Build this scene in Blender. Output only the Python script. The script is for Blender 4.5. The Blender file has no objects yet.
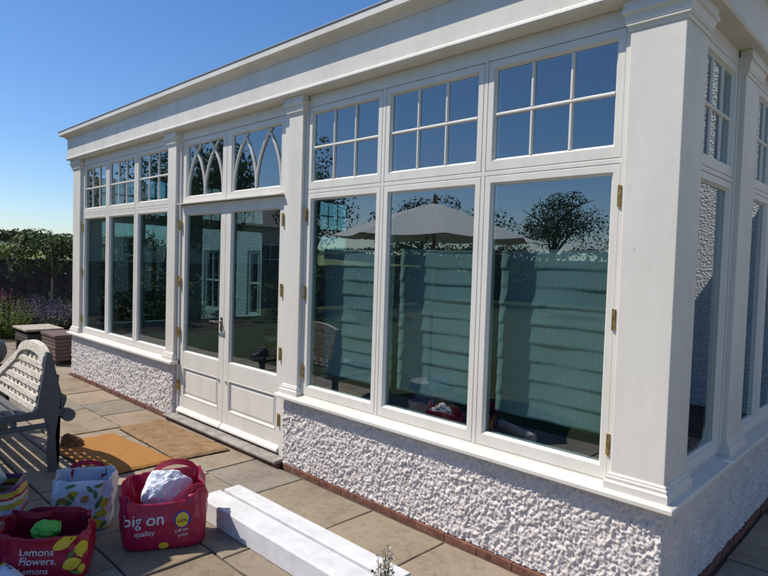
import bpy, bmesh, math, random
from mathutils import Vector, Matrix, noise
random.seed(7)
R = math.radians
scene = bpy.context.scene
col = scene.collection
GZ = -0.065                       # level of the paving

# ------------------------------------------------------------------ helpers
def new_obj(name, data, parent=None):
    o = bpy.data.objects.new(name, data)
    col.objects.link(o)
    if parent is not None:
        o.parent = parent
        o.matrix_parent_inverse = Matrix.Translation(-wloc(parent))
    return o

def wloc(o):
    return o.location.copy() if o.parent is None else Vector((0, 0, 0))

class MB:
    """collects geometry in world coordinates"""
    def __init__(self, f=None):
        self.v = []; self.f = []; self.fn = f
    def add(self, pts, faces):
        b = len(self.v)
        for p in pts:
            self.v.append(Vector(self.fn(*p)) if self.fn else Vector(p))
        for f in faces: self.f.append([b + i for i in f])
    def box(self, x0, x1, y0, y1, z0, z1):
        self.add([(x0,y0,z0),(x1,y0,z0),(x1,y1,z0),(x0,y1,z0),(x0,y0,z1),(x1,y0,z1),(x1,y1,z1),(x0,y1,z1)],
                 [(0,3,2,1),(4,5,6,7),(0,1,5,4),(1,2,6,5),(2,3,7,6),(3,0,4,7)])
    def ring(self, s0, s1, z0, z1, prof):
        """mitred rectangular frame; prof = closed list of (side inset, bottom inset, top inset, depth)"""
        n = len(prof); pts = []
        for (i, b, t, d) in prof:
            pts += [(s0+i, d, z0+b), (s1-i, d, z0+b), (s1-i, d, z1-t), (s0+i, d, z1-t)]
        fs = []
        for k in range(n):
            k2 = (k+1) % n
            for c in range(4):
                c2 = (c+1) % 4
                fs.append((k*4+c, k*4+c2, k2*4+c2, k2*4+c))
        self.add(pts, fs)
    def loft(self, loops, closed=False, cap=True):
        n = len(loops[0]); pts = []
        for l in loops: pts += list(l)
        fs = []
        m = len(loops)
        for k in range(m if closed else m-1):
            k2 = (k+1) % m
            for c in range(n):
                c2 = (c+1) % n
                fs.append((k*n+c, k*n+c2, k2*n+c2, k2*n+c))
        if cap and not closed:
            fs.append(tuple(range(n))[::-1]); fs.append(tuple((m-1)*n+i for i in range(n)))
        self.add(pts, fs)
    def tube(self, pts, r, n=8, cap=True):
        pts = [Vector(p) for p in pts]; loops = []
        up = None
        for i, p in enumerate(pts):
            t = (pts[min(i+1, len(pts)-1)] - pts[max(i-1, 0)]).normalized()
            if up is None:
                a = Vector((0,0,1)) if abs(t.z) < .9 else Vector((1,0,0))
                up = (a - t*a.dot(t)).normalized()
            else:
                up = (up - t*up.dot(t)).normalized()
            sd = t.cross(up)
            rr = r[i] if isinstance(r, (list, tuple)) else r
            loops.append([p + (up*math.cos(2*math.pi*k/n) + sd*math.sin(2*math.pi*k/n))*rr for k in range(n)])
        self.loft(loops, cap=cap)
    def bar(self, pts, w, h, nrm=(0,-1,0)):
        """rectangular bar swept along pts; h along nrm"""
        pts = [Vector(p) for p in pts]; nv = Vector(nrm); loops = []
        for i, p in enumerate(pts):
            t = (pts[min(i+1, len(pts)-1)] - pts[max(i-1, 0)]).normalized()
            sd = t.cross(nv).normalized()
            loops.append([p+sd*w/2, p+sd*w/2+nv*h, p-sd*w/2+nv*h, p-sd*w/2])
        self.loft(loops)
    def build(self, name, mat, parent=None, smooth=False, bevel=0, recalc=True, seg=2):
        me = bpy.data.meshes.new(name)
        base = Vector((0,0,0))
        if parent is None and self.v:
            xs = [p.x for p in self.v]; ys = [p.y for p in self.v]; zs = [p.z for p in self.v]
            base = Vector(((min(xs)+max(xs))/2, (min(ys)+max(ys))/2, min(zs)))
        me.from_pydata([p-base for p in self.v], [], self.f)
        if recalc:
            bm = bmesh.new(); bm.from_mesh(me)
            bmesh.ops.recalc_face_normals(bm, faces=bm.faces)
            bm.to_mesh(me); bm.free()
        me.materials.append(mat)
        if smooth:
            me.polygons.foreach_set('use_smooth', [True]*len(me.polygons))
        o = new_obj(name, me, parent)
        if parent is None: o.location = base
        if bevel:
            m = o.modifiers.new('bevel', 'BEVEL'); m.width = bevel; m.segments = seg
            m.limit_method = 'ANGLE'; m.angle_limit = R(35)
            m.harden_normals = False
        return o

def tag(o, label=None, cat=None, group=None, kind=None):
    if label: o['label'] = label
    if cat: o['category'] = cat
    if group: o['group'] = group
    if kind: o['kind'] = kind
    return o

def thing(name, loc, label, cat, group=None):
    o = new_obj(name, None); o.location = loc
    return tag(o, label, cat, group)

# ------------------------------------------------------------------ materials
def mat(name, color=(.5,.5,.5), rough=.6, spec=.5, build=None, metal=0):
    m = bpy.data.materials.new(name); m.use_nodes = True
    nt = m.node_tree; b = nt.nodes['Principled BSDF']
    b.inputs['Base Color'].default_value = (*color, 1); b.inputs['Roughness'].default_value = rough
    b.inputs['Specular IOR Level'].default_value = spec; b.inputs['Metallic'].default_value = metal
    if build: build(nt, b)
    return m

def N(nt, t, **kw):
    n = nt.nodes.new(t)
    for k, v in kw.items():
        if k in n.inputs.keys(): n.inputs[k].default_value = v
        else: setattr(n, k, v)
    return n

def ramp(nt, src, stops, interp='LINEAR'):
    r = nt.nodes.new('ShaderNodeValToRGB'); r.color_ramp.interpolation = interp
    e = r.color_ramp.elements
    while len(e) < len(stops): e.new(.5)
    for el, (p, c) in zip(e, stops): el.position = p; el.color = (*c, 1)
    nt.links.new(src, r.inputs['Fac']); return r

def noise_tex(nt, scale, detail=4, rough=.55, coord='Object', stretch=None, dist=0):
    tc = nt.nodes.new('ShaderNodeTexCoord')
    mp = nt.nodes.new('ShaderNodeMapping')
    if stretch: mp.inputs['Scale'].default_value = stretch
    nt.links.new(tc.outputs[coord], mp.inputs['Vector'])
    n = nt.nodes.new('ShaderNodeTexNoise')
    n.inputs['Scale'].default_value = scale; n.inputs['Detail'].default_value = detail
    n.inputs['Roughness'].default_value = rough; n.inputs['Distortion'].default_value = dist
    nt.links.new(mp.outputs[0], n.inputs['Vector'])
    return n

def mixc(nt, fac, a, b, mode='MIX'):
    m = nt.nodes.new('ShaderNodeMix'); m.data_type = 'RGBA'; m.blend_type = mode
    def put(sock, v):
        if hasattr(v, 'links') or isinstance(v, bpy.types.NodeSocket): nt.links.new(v, sock)
        elif isinstance(v, (int, float)): sock.default_value = v
        else: sock.default_value = (*v, 1)
    put(m.inputs[0], fac); put(m.inputs[6], a); put(m.inputs[7], b)
    return m.outputs[2]

def bump(nt, b, src, strength=.3, dist=.01):
    bp = nt.nodes.new('ShaderNodeBump'); bp.inputs['Strength'].default_value = strength
    bp.inputs['Distance'].default_value = dist
    nt.links.new(src, bp.inputs['Height']); nt.links.new(bp.outputs[0], b.inputs['Normal'])

def paint(nt, b):
    n = noise_tex(nt, 3.0, 6, .65, stretch=(1, 1, .35))
    r = ramp(nt, n.outputs['Fac'], [(.28, (.58,.55,.49)), (.62, (.68,.648,.585))])
    n2 = noise_tex(nt, 30, 5, .7, stretch=(1, 1, .3))
    r2 = ramp(nt, n2.outputs['Fac'], [(.27, (.84,.83,.81)), (.42, (1,1,1))])
    c = mixc(nt, .28, r.outputs[0], r2.outputs[0], 'MULTIPLY')
    v = nt.nodes.new('ShaderNodeTexVoronoi'); v.inputs['Scale'].default_value = 7; v.inputs['Randomness'].default_value = 1
    tc = nt.nodes.new('ShaderNodeTexCoord'); nt.links.new(tc.outputs['Object'], v.inputs['Vector'])
    r4 = ramp(nt, v.outputs['Distance'], [(.018, (.50,.47,.43)), (.045, (1,1,1))])
    c = mixc(nt, .55, c, r4.outputs[0], 'MULTIPLY')
    n5 = noise_tex(nt, 1.7, 7, .75, dist=1.2)
    r5 = ramp(nt, n5.outputs['Fac'], [(.30, (.86,.85,.83)), (.45, (1,1,1)), (.60, (1,1,1)), (.75, (.92,.92,.90))])
    c = mixc(nt, .75, c, r5.outputs[0], 'MULTIPLY')
    nt.links.new(c, b.inputs['Base Color'])
    bump(nt, b, n2.outputs['Fac'], .12, .004)
M = {}
M['paint'] = mat('white paint', rough=.42, build=paint)
M['frame'] = mat('white window paint', (.79,.775,.74), rough=.38, build=lambda nt, b: (
    nt.links.new(ramp(nt, noise_tex(nt, 9, 5, .6, stretch=(1,1,.3)).outputs['Fac'], [(.3, (.625,.595,.535)), (.6, (.685,.655,.595))]).outputs[0], b.inputs['Base Color'])))

def roughcast(nt, b):
    n = noise_tex(nt, 6, 5, .6)
    r = ramp(nt, n.outputs['Fac'], [(.3, (.57,.52,.495)), (.65, (.68,.63,.60))])
    n3 = noise_tex(nt, 45, 3, .6)
    r3 = ramp(nt, n3.outputs['Fac'], [(.30, (.86,.85,.84)), (.5, (1,1,1))])
    nt.links.new(mixc(nt, .7, r.outputs[0], r3.outputs[0], 'MULTIPLY'), b.inputs['Base Color'])
    n2 = noise_tex(nt, 130, 4, .6)
    bump(nt, b, n2.outputs['Fac'], .6, .006)
M['roughcast'] = mat('white roughcast render', rough=.85, spec=.25, build=roughcast)

def wall_far(nt, b):
    v = nt.nodes.new('ShaderNodeTexVoronoi'); v.inputs['Scale'].default_value = 38
    n = noise_tex(nt, 40, 4, .65)
    tc = nt.nodes.new('ShaderNodeTexCoord'); nt.links.new(tc.outputs['Object'], v.inputs['Vector'])
    b.inputs['Base Color'].default_value = (.72, .70, .68, 1)
    m = nt.nodes.new('ShaderNodeMath'); m.operation = 'ADD'
    nt.links.new(v.outputs['Distance'], m.inputs[0]); nt.links.new(n.outputs['Fac'], m.inputs[1])
    bump(nt, b, m.outputs[0], 1.0, .03)
M['house_wall'] = mat('house roughcast', rough=.9, spec=.2, build=wall_far)

def glass(name, tint, f0):
    m = bpy.data.materials.new(name); m.use_nodes = True; nt = m.node_tree
    for n in list(nt.nodes): nt.nodes.remove(n)
    out = nt.nodes.new('ShaderNodeOutputMaterial')
    tr = nt.nodes.new('ShaderNodeBsdfTransparent'); tr.inputs[0].default_value = (*tint, 1)
    gl = nt.nodes.new('ShaderNodeBsdfGlossy'); gl.inputs['Roughness'].default_value = 0.0
    gl.inputs['Color'].default_value = (.86,.95,1,1)
    lw = nt.nodes.new('ShaderNodeLayerWeight'); lw.inputs['Blend'].default_value = .5
    p = nt.nodes.new('ShaderNodeMath'); p.operation = 'POWER'; p.inputs[1].default_value = 4.2
    nt.links.new(lw.outputs['Facing'], p.inputs[0])
    ma = nt.nodes.new('ShaderNodeMath'); ma.operation = 'MULTIPLY_ADD'
    ma.inputs[1].default_value = 1-f0; ma.inputs[2].default_value = f0
    nt.links.new(p.outputs[0], ma.inputs[0])
    mx = nt.nodes.new('ShaderNodeMixShader')
    nt.links.new(ma.outputs[0], mx.inputs[0]); nt.links.new(tr.outputs[0], mx.inputs[1]); nt.links.new(gl.outputs[0], mx.inputs[2])
    n = noise_tex(nt, 1.3, 2, .4)
    bp_ = nt.nodes.new('ShaderNodeBump'); bp_.inputs['Strength'].default_value = .05; bp_.inputs['Distance'].default_value = .02
    nt.links.new(n.outputs['Fac'], bp_.inputs['Height']); nt.links.new(bp_.outputs[0], gl.inputs['Normal'])
    nt.links.new(mx.outputs[0], out.inputs[0])
    return m
M['glass'] = glass('tinted double glazing', (.41,.585,.61), .22)

M['brass'] = mat('brass', (.50,.34,.12), .38, metal=1, build=lambda nt, b: nt.links.new(
    ramp(nt, noise_tex(nt, 60, 3).outputs['Fac'], [(.35, (.28,.19,.08)), (.6, (.62,.44,.17))]).outputs[0], b.inputs['Base Color']))
M['chrome'] = mat('handle metal', (.30,.27,.23), .3, metal=1)
M['dark_iron'] = mat('dark painted iron', (.085,.088,.095), .6, build=lambda nt, b: bump(nt, b, noise_tex(nt, 90, 3).outputs['Fac'], .25, .004))
M['lead'] = mat('grey lead', (.20,.21,.23), .55)
def brick(nt, b):
    n = noise_tex(nt, 14, 5, .65)
    r = ramp(nt, n.outputs['Fac'], [(.3, (.075,.035,.026)), (.48, (.15,.06,.04)), (.62, (.19,.085,.055)), (.75, (.22,.165,.13))])
    nt.links.new(r.outputs[0], b.inputs['Base Color']); bump(nt, b, n.outputs['Fac'], .5, .02)
M['brick'] = mat('red brick', rough=.9, build=brick)
def stone_sill(nt, b):
    n = noise_tex(nt, 10, 6, .65)
    r = ramp(nt, n.outputs['Fac'], [(.3, (.15,.13,.115)), (.6, (.30,.275,.25))])
    nt.links.new(r.outputs[0], b.inputs['Base Color']); bump(nt, b, n.outputs['Fac'], .3, .01)
M['threshold'] = mat('worn stone', rough=.8, build=stone_sill)

def slab(nt, b):
    g = nt.nodes.new('ShaderNodeNewGeometry')
    r = ramp(nt, g.outputs['Random Per Island'], [(0, (.215,.175,.13)), (.18, (.27,.225,.17)), (.36, (.195,.175,.145)),
             (.52, (.285,.235,.18)), (.68, (.235,.185,.135)), (.84, (.215,.20,.175)), (1, (.29,.25,.20))])
    n = noise_tex(nt, 2.6, 8, .68, dist=.6)
    r2 = ramp(nt, n.outputs['Fac'], [(.28, (.58,.52,.45)), (.5, (1.0,.95,.87)), (.72, (1.17,1.11,1.02))])
    c = mixc(nt, .85, r.outputs[0], r2.outputs[0], 'MULTIPLY')
    n3 = noise_tex(nt, 22, 6, .7)
    r3 = ramp(nt, n3.outputs['Fac'], [(.33, (.62,.60,.56)), (.5, (1,1,1))])
    c = mixc(nt, .6, c, r3.outputs[0], 'MULTIPLY')
    nt.links.new(c, b.inputs['Base Color'])
    m = nt.nodes.new('ShaderNodeMath'); m.operation = 'ADD'
    nt.links.new(n.outputs['Fac'], m.inputs[0]); nt.links.new(n3.outputs['Fac'], m.inputs[1])
    bump(nt, b, m.outputs[0], .35, .012)
M['slab'] = mat('sandstone flags', rough=.78, spec=.35, build=slab)
M['mortar'] = mat('dark joint mortar', (.075,.065,.055), .95, .1, build=lambda nt, b: bump(nt, b, noise_tex(nt, 60, 4).outputs['Fac'], .6, .01))

def noisy(name, c1, c2, scale=10, rough=.7, bmp=.0, bd=.01, spec=.4, stretch=None, detail=5):
    def f(nt, b):
        n = noise_tex(nt, scale, detail, .6, stretch=stretch)
        r = ramp(nt, n.outputs['Fac'], [(.32, c1), (.66, c2)])
        nt.links.new(r.outputs[0], b.inputs['Base Color'])
        if bmp: bump(nt, b, n.outputs['Fac'], bmp, bd)
    return mat(name, rough=rough, spec=spec, build=f)
M['coir'] = noisy('orange coir', (.34,.16,.050), (.48,.24,.082), 160, .95, 1.0, .012, .1)
M['coir_worn'] = noisy('worn brown coir', (.17,.105,.055), (.27,.175,.10), 14, .95, 1.0, .012, .1)
M['rubber'] = mat('black rubber edge', (.02,.02,.02), .8)
M['foam'] = noisy('white foam', (.52,.52,.53), (.64,.64,.655), 9, .75, .3, .006, .3)
M['grass'] = noisy('lawn grass', (.024,.038,.013), (.048,.066,.023), 3.0, .9, .6, .05, .1)
M['meadow'] = noisy('meadow grass', (.11,.15,.045), (.20,.21,.08), .6, .95, .4, .2, .1)
M['soil'] = noisy('dark soil', (.035,.025,.018), (.07,.05,.035), 12, .95, .8, .03, .1)
M['hill'] = noisy('wooded hill', (.035,.055,.035), (.075,.105,.065), .12, .95, .8, 3.0, .1, detail=8)
M['gardenwall'] = noisy('old garden brick', (.07,.05,.045), (.16,.115,.095), 5, .95, .8, .04, .1)
M['rattan'] = noisy('brown rattan', (.085,.055,.045), (.16,.105,.085), 30, .7, .4, .01)
M['rattan_dark'] = noisy('dark rattan', (.03,.028,.03), (.07,.06,.055), 30, .7, .4, .01)
M['table_top'] = noisy('weathered table top', (.30,.25,.20), (.44,.38,.31), 12, .7, .2, .01)
M['weathered'] = noisy('weathered pale timber', (.44,.39,.33), (.68,.63,.56), 28, .85, .5, .006, .25, stretch=(.4,1,1.6))
M['greyball'] = noisy('grey ceramic', (.09,.105,.12), (.14,.155,.17), 8, .45)
M['rockbrown'] = noisy('brown stone', (.075,.04,.022), (.24,.135,.075), 14, .9, .9, .02, .2)
M['canvas'] = noisy('cream parasol canvas', (.76,.75,.72), (.82,.81,.78), 20, .85)
M['wood'] = noisy('parasol pole wood', (.18,.10,.05), (.28,.17,.09), 14, .6)
M['floor'] = noisy('interior dark floor', (.02,.02,.024), (.045,.04,.04), 3, .6)
M['inside'] = mat('interior wall', (.55,.53,.50), .9)
M['blocker_ceiling'] = mat('interior ceiling', (.50,.49,.47), .9)
M['sofa'] = noisy('dark wicker', (.035,.03,.028), (.08,.07,.06), 40, .7, .4, .01)
M['slate'] = noisy('slate roof', (.06,.06,.07), (.13,.13,.14), 6, .8)
M['bark'] = noisy('bark', (.06,.045,.035), (.16,.12,.09), 14, .9, .8, .03, .2, stretch=(1,1,.25))
M['bark_pale'] = noisy('pale bark', (.20,.16,.12), (.36,.30,.24), 20, .9, .6, .01, .2, stretch=(1,1,.25))

def leafmat(name, cols, trans=.25):
    def f(nt, b):
        g = nt.nodes.new('ShaderNodeNewGeometry')
        n = len(cols)
        r = ramp(nt, g.outputs['Random Per Island'], [(i/(n-1), c) for i, c in enumerate(cols)])
        nt.links.new(r.outputs[0], b.inputs['Base Color'])
        t = nt.nodes.new('ShaderNodeBsdfTranslucent'); nt.links.new(r.outputs[0], t.inputs[0])
        mx = nt.nodes.new('ShaderNodeMixShader'); mx.inputs[0].default_value = trans
        out = nt.nodes['Material Output']
        nt.links.new(b.outputs[0], mx.inputs[1]); nt.links.new(t.outputs[0], mx.inputs[2]); nt.links.new(mx.outputs[0], out.inputs[0])
    return mat(name, rough=.6, spec=.3, build=f)
M['leaf'] = leafmat('tree leaves', [(.025,.05,.015), (.05,.085,.025), (.08,.12,.035), (.04,.07,.02)])
M['leaf_mid'] = leafmat('mid green leaves', [(.045,.075,.025), (.075,.11,.04), (.11,.15,.06), (.06,.09,.03)])
M['leaf_dark'] = leafmat('dark leaves', [(.022,.042,.016), (.042,.068,.026), (.065,.095,.038)])
M['leaf_pale'] = leafmat('pale leaves', [(.06,.09,.035), (.11,.15,.06), (.16,.20,.09), (.08,.11,.045)])
M['leaf_lime'] = leafmat('lime leaves', [(.09,.13,.03), (.16,.20,.05), (.12,.15,.04)])
M['leaf_grey'] = leafmat('grey green leaves', [(.06,.08,.05), (.11,.13,.085), (.09,.11,.065)])
M['purple'] = leafmat('purple flowers', [(.06,.045,.11), (.105,.08,.165), (.08,.06,.135)])
M['pink'] = leafmat('deep pink flowers', [(.17,.04,.065), (.25,.075,.10), (.20,.05,.085)])
M['whiteflower'] = leafmat('tiny cream flowers', [(.62,.60,.50), (.50,.42,.36), (.7,.68,.6)])

def blindmat(nt, b):
    tc = nt.nodes.new('ShaderNodeTexCoord')
    w = nt.nodes.new('ShaderNodeTexWave'); w.bands_direction = 'X'; w.inputs['Scale'].default_value = 9; w.inputs['Distortion'].default_value = .4
    nt.links.new(tc.outputs['Object'], w.inputs['Vector'])
    w2 = nt.nodes.new('ShaderNodeTexWave'); w2.bands_direction = 'Z'; w2.inputs['Scale'].default_value = 62; w2.inputs['Distortion'].default_value = .3
    nt.links.new(tc.outputs['Object'], w2.inputs['Vector'])
    r = ramp(nt, w.outputs['Fac'], [(0, (.60,.60,.57)), (.10, (.65,.65,.62)), (1, (.66,.66,.63))])
    r2 = ramp(nt, w2.outputs['Fac'], [(0, (.80,.80,.80)), (.5, (1,1,1))])
    c = mixc(nt, .8, r.outputs[0], r2.outputs[0], 'MULTIPLY')
    nt.links.new(c, b.inputs['Base Color'])
    t = nt.nodes.new('ShaderNodeBsdfTranslucent'); nt.links.new(c, t.inputs[0])
    mx = nt.nodes.new('ShaderNodeMixShader'); mx.inputs[0].default_value = .25
    out = nt.nodes['Material Output']
    nt.links.new(b.outputs[0], mx.inputs[1]); nt.links.new(t.outputs[0], mx.inputs[2]); nt.links.new(mx.outputs[0], out.inputs[0])
M['blind'] = mat('cream blind fabric', rough=.85, spec=.1, build=blindmat)

def plastic(name, c, rough=.38):
    def f(nt, b):
        n = noise_tex(nt, 9, 5, .6)
        bump(nt, b, n.outputs['Fac'], .5, .02)
    return mat(name, c, rough, .5, build=f)
M['bag_pink'] = plastic('magenta woven plastic', (.34,.007,.048))
M['bag_pink_two'] = plastic('deep pink plastic', (.31,.006,.034))
M['bag_floral'] = plastic('white floral plastic', (.60,.62,.70), .45)
M['strap'] = plastic('red strap', (.45,.012,.05), .5)
M['strap_dark'] = plastic('dark red strap', (.22,.006,.035), .5)
M['print_white'] = mat('white print', (.58,.54,.57), .5)
M['print_yellow'] = mat('yellow print', (.62,.46,.03), .5)
M['print_green'] = mat('green print', (.07,.20,.05), .5)
M['print_orange'] = mat('orange print', (.45,.19,.06), .5)
M['print_blue'] = mat('blue print', (.02,.04,.30), .5)
M['print_dark'] = mat('dark print', (.02,.02,.05), .5)
M['print_red'] = mat('red print', (.5,.015,.03), .5)
M['white_plastic'] = noisy('crumpled white plastic', (.66,.68,.74), (.70,.72,.78), 5, .35)
_nt = M['white_plastic'].node_tree
_r = [n for n in _nt.nodes if n.type == 'VALTORGB'][0].color_ramp
_e = _r.elements.new(.67); _e.color = (.10,.13,.36,1); _e = _r.elements.new(.70); _e.color = (.08,.10,.32,1)
M['green_plastic'] = plastic('crumpled green plastic', (.10,.42,.06), .35)
M['blue_plastic'] = plastic('crumpled pale blue plastic', (.30,.42,.52), .3)
M['navy'] = plastic('navy cloth', (.015,.018,.035), .8)
def stripes(nt, b):
    tc = nt.nodes.new('ShaderNodeTexCoord'); sx = nt.nodes.new('ShaderNodeSeparateXYZ'); nt.links.new(tc.outputs['Object'], sx.inputs[0])
    m = nt.nodes.new('ShaderNodeMath'); m.operation = 'MULTIPLY'; m.inputs[1].default_value = 1/.21; nt.links.new(sx.outputs[2], m.inputs[0])
    fr = nt.nodes.new('ShaderNodeMath'); fr.operation = 'FRACT'; nt.links.new(m.outputs[0], fr.inputs[0])
    r = ramp(nt, fr.outputs[0], [(0,(.55,.40,.05)), (.14,(.16,.03,.14)), (.28,(.55,.52,.38)), (.42,(.45,.02,.04)), (.56,(.42,.42,.60)), (.70,(.50,.36,.06)), (.84,(.62,.60,.45)), (.93,(.38,.02,.04))], 'CONSTANT')
    nt.links.new(r.outputs[0], b.inputs['Base Color'])
M['striped'] = mat('striped woven plastic', rough=.5, build=stripes)
def dots(nt, b):
    tc = nt.nodes.new('ShaderNodeTexCoord'); v = nt.nodes.new('ShaderNodeTexVoronoi'); v.inputs['Scale'].default_value = 22
    nt.links.new(tc.outputs['Object'], v.inputs['Vector'])
    r = ramp(nt, v.outputs['Distance'], [(.22, (.03,.04,.12)), (.26, (.62,.62,.66))])
    nt.links.new(r.outputs[0], b.inputs['Base Color'])
M['dotted'] = mat('white spotted fabric', rough=.8, build=dots)

# ------------------------------------------------------------------ the conservatory
X0, X1 = -1.978, 5.647           # left and right ends of the front
Y1 = 5.20                        # where it meets the house
cons = thing('conservatory', (1.835, 1.6, GZ), 'white timber conservatory on a low roughcast wall with glazed double doors', 'conservatory')

front = lambda s, d, z: (s, d, z)
right = lambda s, d, z: (X1-d, s, z)
left = lambda s, d, z: (X0+d, s, z)

ZS, ZF, ZG, ZU, ZH = .535, .541, 2.072, 2.097, 2.712
GLB, GLT, GUB, GUT = .62, 2.02, 2.167, 2.657

def hinge(fn, s, d, z, parent, side=1):
    m = MB(fn)
    m.box(s-.010, s-.0015, d-.006, d+.02, z-.05, z+.05)
    m.box(s+.0015, s+.010, d-.006, d+.02, z-.05, z+.05)
    o = MB()
    pts = [fn(s, d-.008, z-.052), fn(s, d-.008, z+.052)]
    m2 = MB(); m2.tube(pts, .0062, 10)
    b = len(m.v); m.v += m2.v; m.f += [[i+b for i in f] for f in m2.f]
    return m.build('hinge', M['brass'], parent)

def pane(fn, s0, s1, z0, z1, d, parent):
    m = MB(fn)
    a_, b_ = random.uniform(-.0018, .0018), random.uniform(-.0012, .0012)
    m.add([(s0,d+a_+b_,z0),(s1,d-a_+b_,z0),(s1,d-a_-b_,z1),(s0,d+a_-b_,z1)], [(0,1,2,3)])
    return m.build('pane', M['glass'], parent, recalc=False)

def casement(fn, s0, s1, hinges=None, st=.052):
    m = MB(fn); g = .0025
    b, t = GLB-ZF, ZG-GLT
    prof = [(g,g,g,.092), (g,g,g,.037), (g+.003,g+.003,g+.003,.0345), (st-.013,b-.013,t-.013,.0345), (st-.011,b-.011,t-.011,.039), (st,b,t,.054), (st,b,t,.092)]
    m.ring(s0, s1, ZF, ZG, prof)
    o = m.build('casement_window', M['frame'], cons)
    pane(fn, s0+st-.004, s1-st+.004, GLB-.004, GLT+.004, .058, o)
    if hinges:
        for z in (.722, 1.326, 1.915): hinge(fn, hinges, .030, z, o)
    return o

def fanlight(fn, s0, s1, st=.052, z0=ZU, z1=ZH, gb=GUB, gt=GUT, arched=False, d=.0345):
    m = MB(fn); g = .0025; b, t = gb-z0, z1-gt
    dd = d-.0345
    prof = [(g,g,g,.092+dd), (g,g,g,.037+dd), (g+.003,g+.003,g+.003,.0345+dd), (st-.013,b-.013,t-.013,.0345+dd), (st-.011,b-.011,t-.011,.039+dd), (st,b,t,.054+dd), (st,b,t,.092+dd)]
    m.ring(s0, s1, z0, z1, prof)
    o = m.build('arched_fanlight' if arched else 'fanlight', M['frame'], cons)
    pane(fn, s0+st-.004, s1-st+.004, gb-.004, gt+.004, .058+dd, o)
    a, c = s0+st, s1-st
    w = c-a; h = gt-gb
    m = MB(fn)
    if not arched:
        zm = (gb+gt)/2
        def hb(x0, x1, zc, hw=.0115):
            m.loft([[(x0,.057+dd,zc-hw),(x0,.0485+dd,zc-hw*.75),(x0,.044+dd,zc-hw*.35),(x0,.044+dd,zc+hw*.35),(x0,.0485+dd,zc+hw*.75),(x0,.057+dd,zc+hw)],
                    [(x1,.057+dd,zc-hw),(x1,.0485+dd,zc-hw*.75),(x1,.044+dd,zc-hw*.35),(x1,.044+dd,zc+hw*.35),(x1,.0485+dd,zc+hw*.75),(x1,.057+dd,zc+hw)]])
        def vb(xc, z0_, z1_, hw=.0115):
            m.loft([[(xc-hw,.057+dd,z),(xc-hw*.75,.0492+dd,z),(xc-hw*.35,.0447+dd,z),(xc+hw*.35,.0447+dd,z),(xc+hw*.75,.0492+dd,z),(xc+hw,.057+dd,z)] for z in (z0_, z1_)])
        hb(a, c, zm)
        for k in (1, 2):
            vb(a+w*k/3, gb, zm-.0116); vb(a+w*k/3, zm+.0116, gt)
    else:
        Rr = .598/.65*w
        def arc(x_start, sgn, top=1.0):
            pts = []
            for i in range(19):
                z = h*i/18*top
                x = Rr - math.sqrt(max(Rr*Rr - z*z, 0))
                pts.append((x_start+sgn*x, z))
            return pts
        fr = lambda x, z, dd2: Vector(fn(a+x, dd2+dd, gb+z))
        for q, (xs, sg) in enumerate(((0.008, 1), (w/2, -1), (w/2, 1), (w-.008, -1))):
            P_ = [p for p in arc(xs, sg) if -.002 <= p[0] <= w+.002]
            loops = []
            off = .0004*q
            for i, (x, z) in enumerate(P_):
                x2, z2 = P_[min(i+1, len(P_)-1)]; x1, z1_ = P_[max(i-1, 0)]
                t_ = Vector((x2-x1, z2-z1_)).normalized(); nx, nz = -t_.y, t_.x
                hw = .0115
                L = []
                for (k, de) in ((-1, .057), (-.75, .047+off), (-.35, .041+off), (.35, .041+off), (.75, .047+off), (1, .057)):
                    L.append(fr(min(max(x+nx*hw*k, 0), w), min(max(z+nz*hw*k, 0), h), de))
                loops.append(L)
            mm = MB(); mm.loft(loops)
            bb = len(m.v); m.v += mm.v; m.f += [[i+bb for i in f] for f in mm.f]
    m.build('glazing_bar', M['frame'], o)
    return o

def bay(fn, s0, s1, n, hinge_at=(), jamb=.03, mull=.025, zt=2.80):
    """frame with jambs, mullions and transom, then n casements with fanlights over them"""
    m = MB(fn)
    dF, dB = .0345, .12
    w = (s1-s0-2*jamb-(n-1)*mull)/n
    m.box(s0, s0+jamb, dF-.008, dB, ZS, zt); m.box(s1-jamb, s1, dF-.008, dB, ZS, zt)
    m.box(s0+jamb, s1-jamb, dF, dB, ZH, zt)
    m.box(s0+jamb, s1-jamb, dF+.001, dB, ZS-.01, ZF)
    x = s0+jamb
    segs = []
    for i in range(n):
        segs.append((x, x+w)); x += w
        if i < n-1:
            m.box(x, x+mull, dF, dB, ZF, ZH); x += mull
    for (a, b) in segs:
        m.box(a, b, dF, dB, ZG, ZU)
    m.build('window_frame', M['frame'], cons, bevel=.002)
    for i, (a, b) in enumerate(segs):
        h = None
        if 'R' in hinge_at and i == n-1: h = b+.001
        if 'L' in hinge_at and i == 0: h = a-.001
        casement(fn, a, b, h); fanlight(fn, a, b)

P0 = (X0, -1.719); P1 = (.762, .938); P2 = (2.788, 2.961); P3 = (5.402, X1)
bay(front, P0[1], P1[0], 3, 'L')
bay(front, P2[1], P3[0], 3, 'LR')
SP1 = (.30, 1.00, 1.30)          # side: corner pilaster depth, second pilaster
bay(right, SP1[0], SP1[1], 1)
bay(right, SP1[2], 3.02, 3); bay(right, 3.30, 4.94, 3)
bay(left, .26, 1.50, 2); bay(left, 1.76, 3.02, 2); bay(left, 3.30, 4.94, 2)

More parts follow.
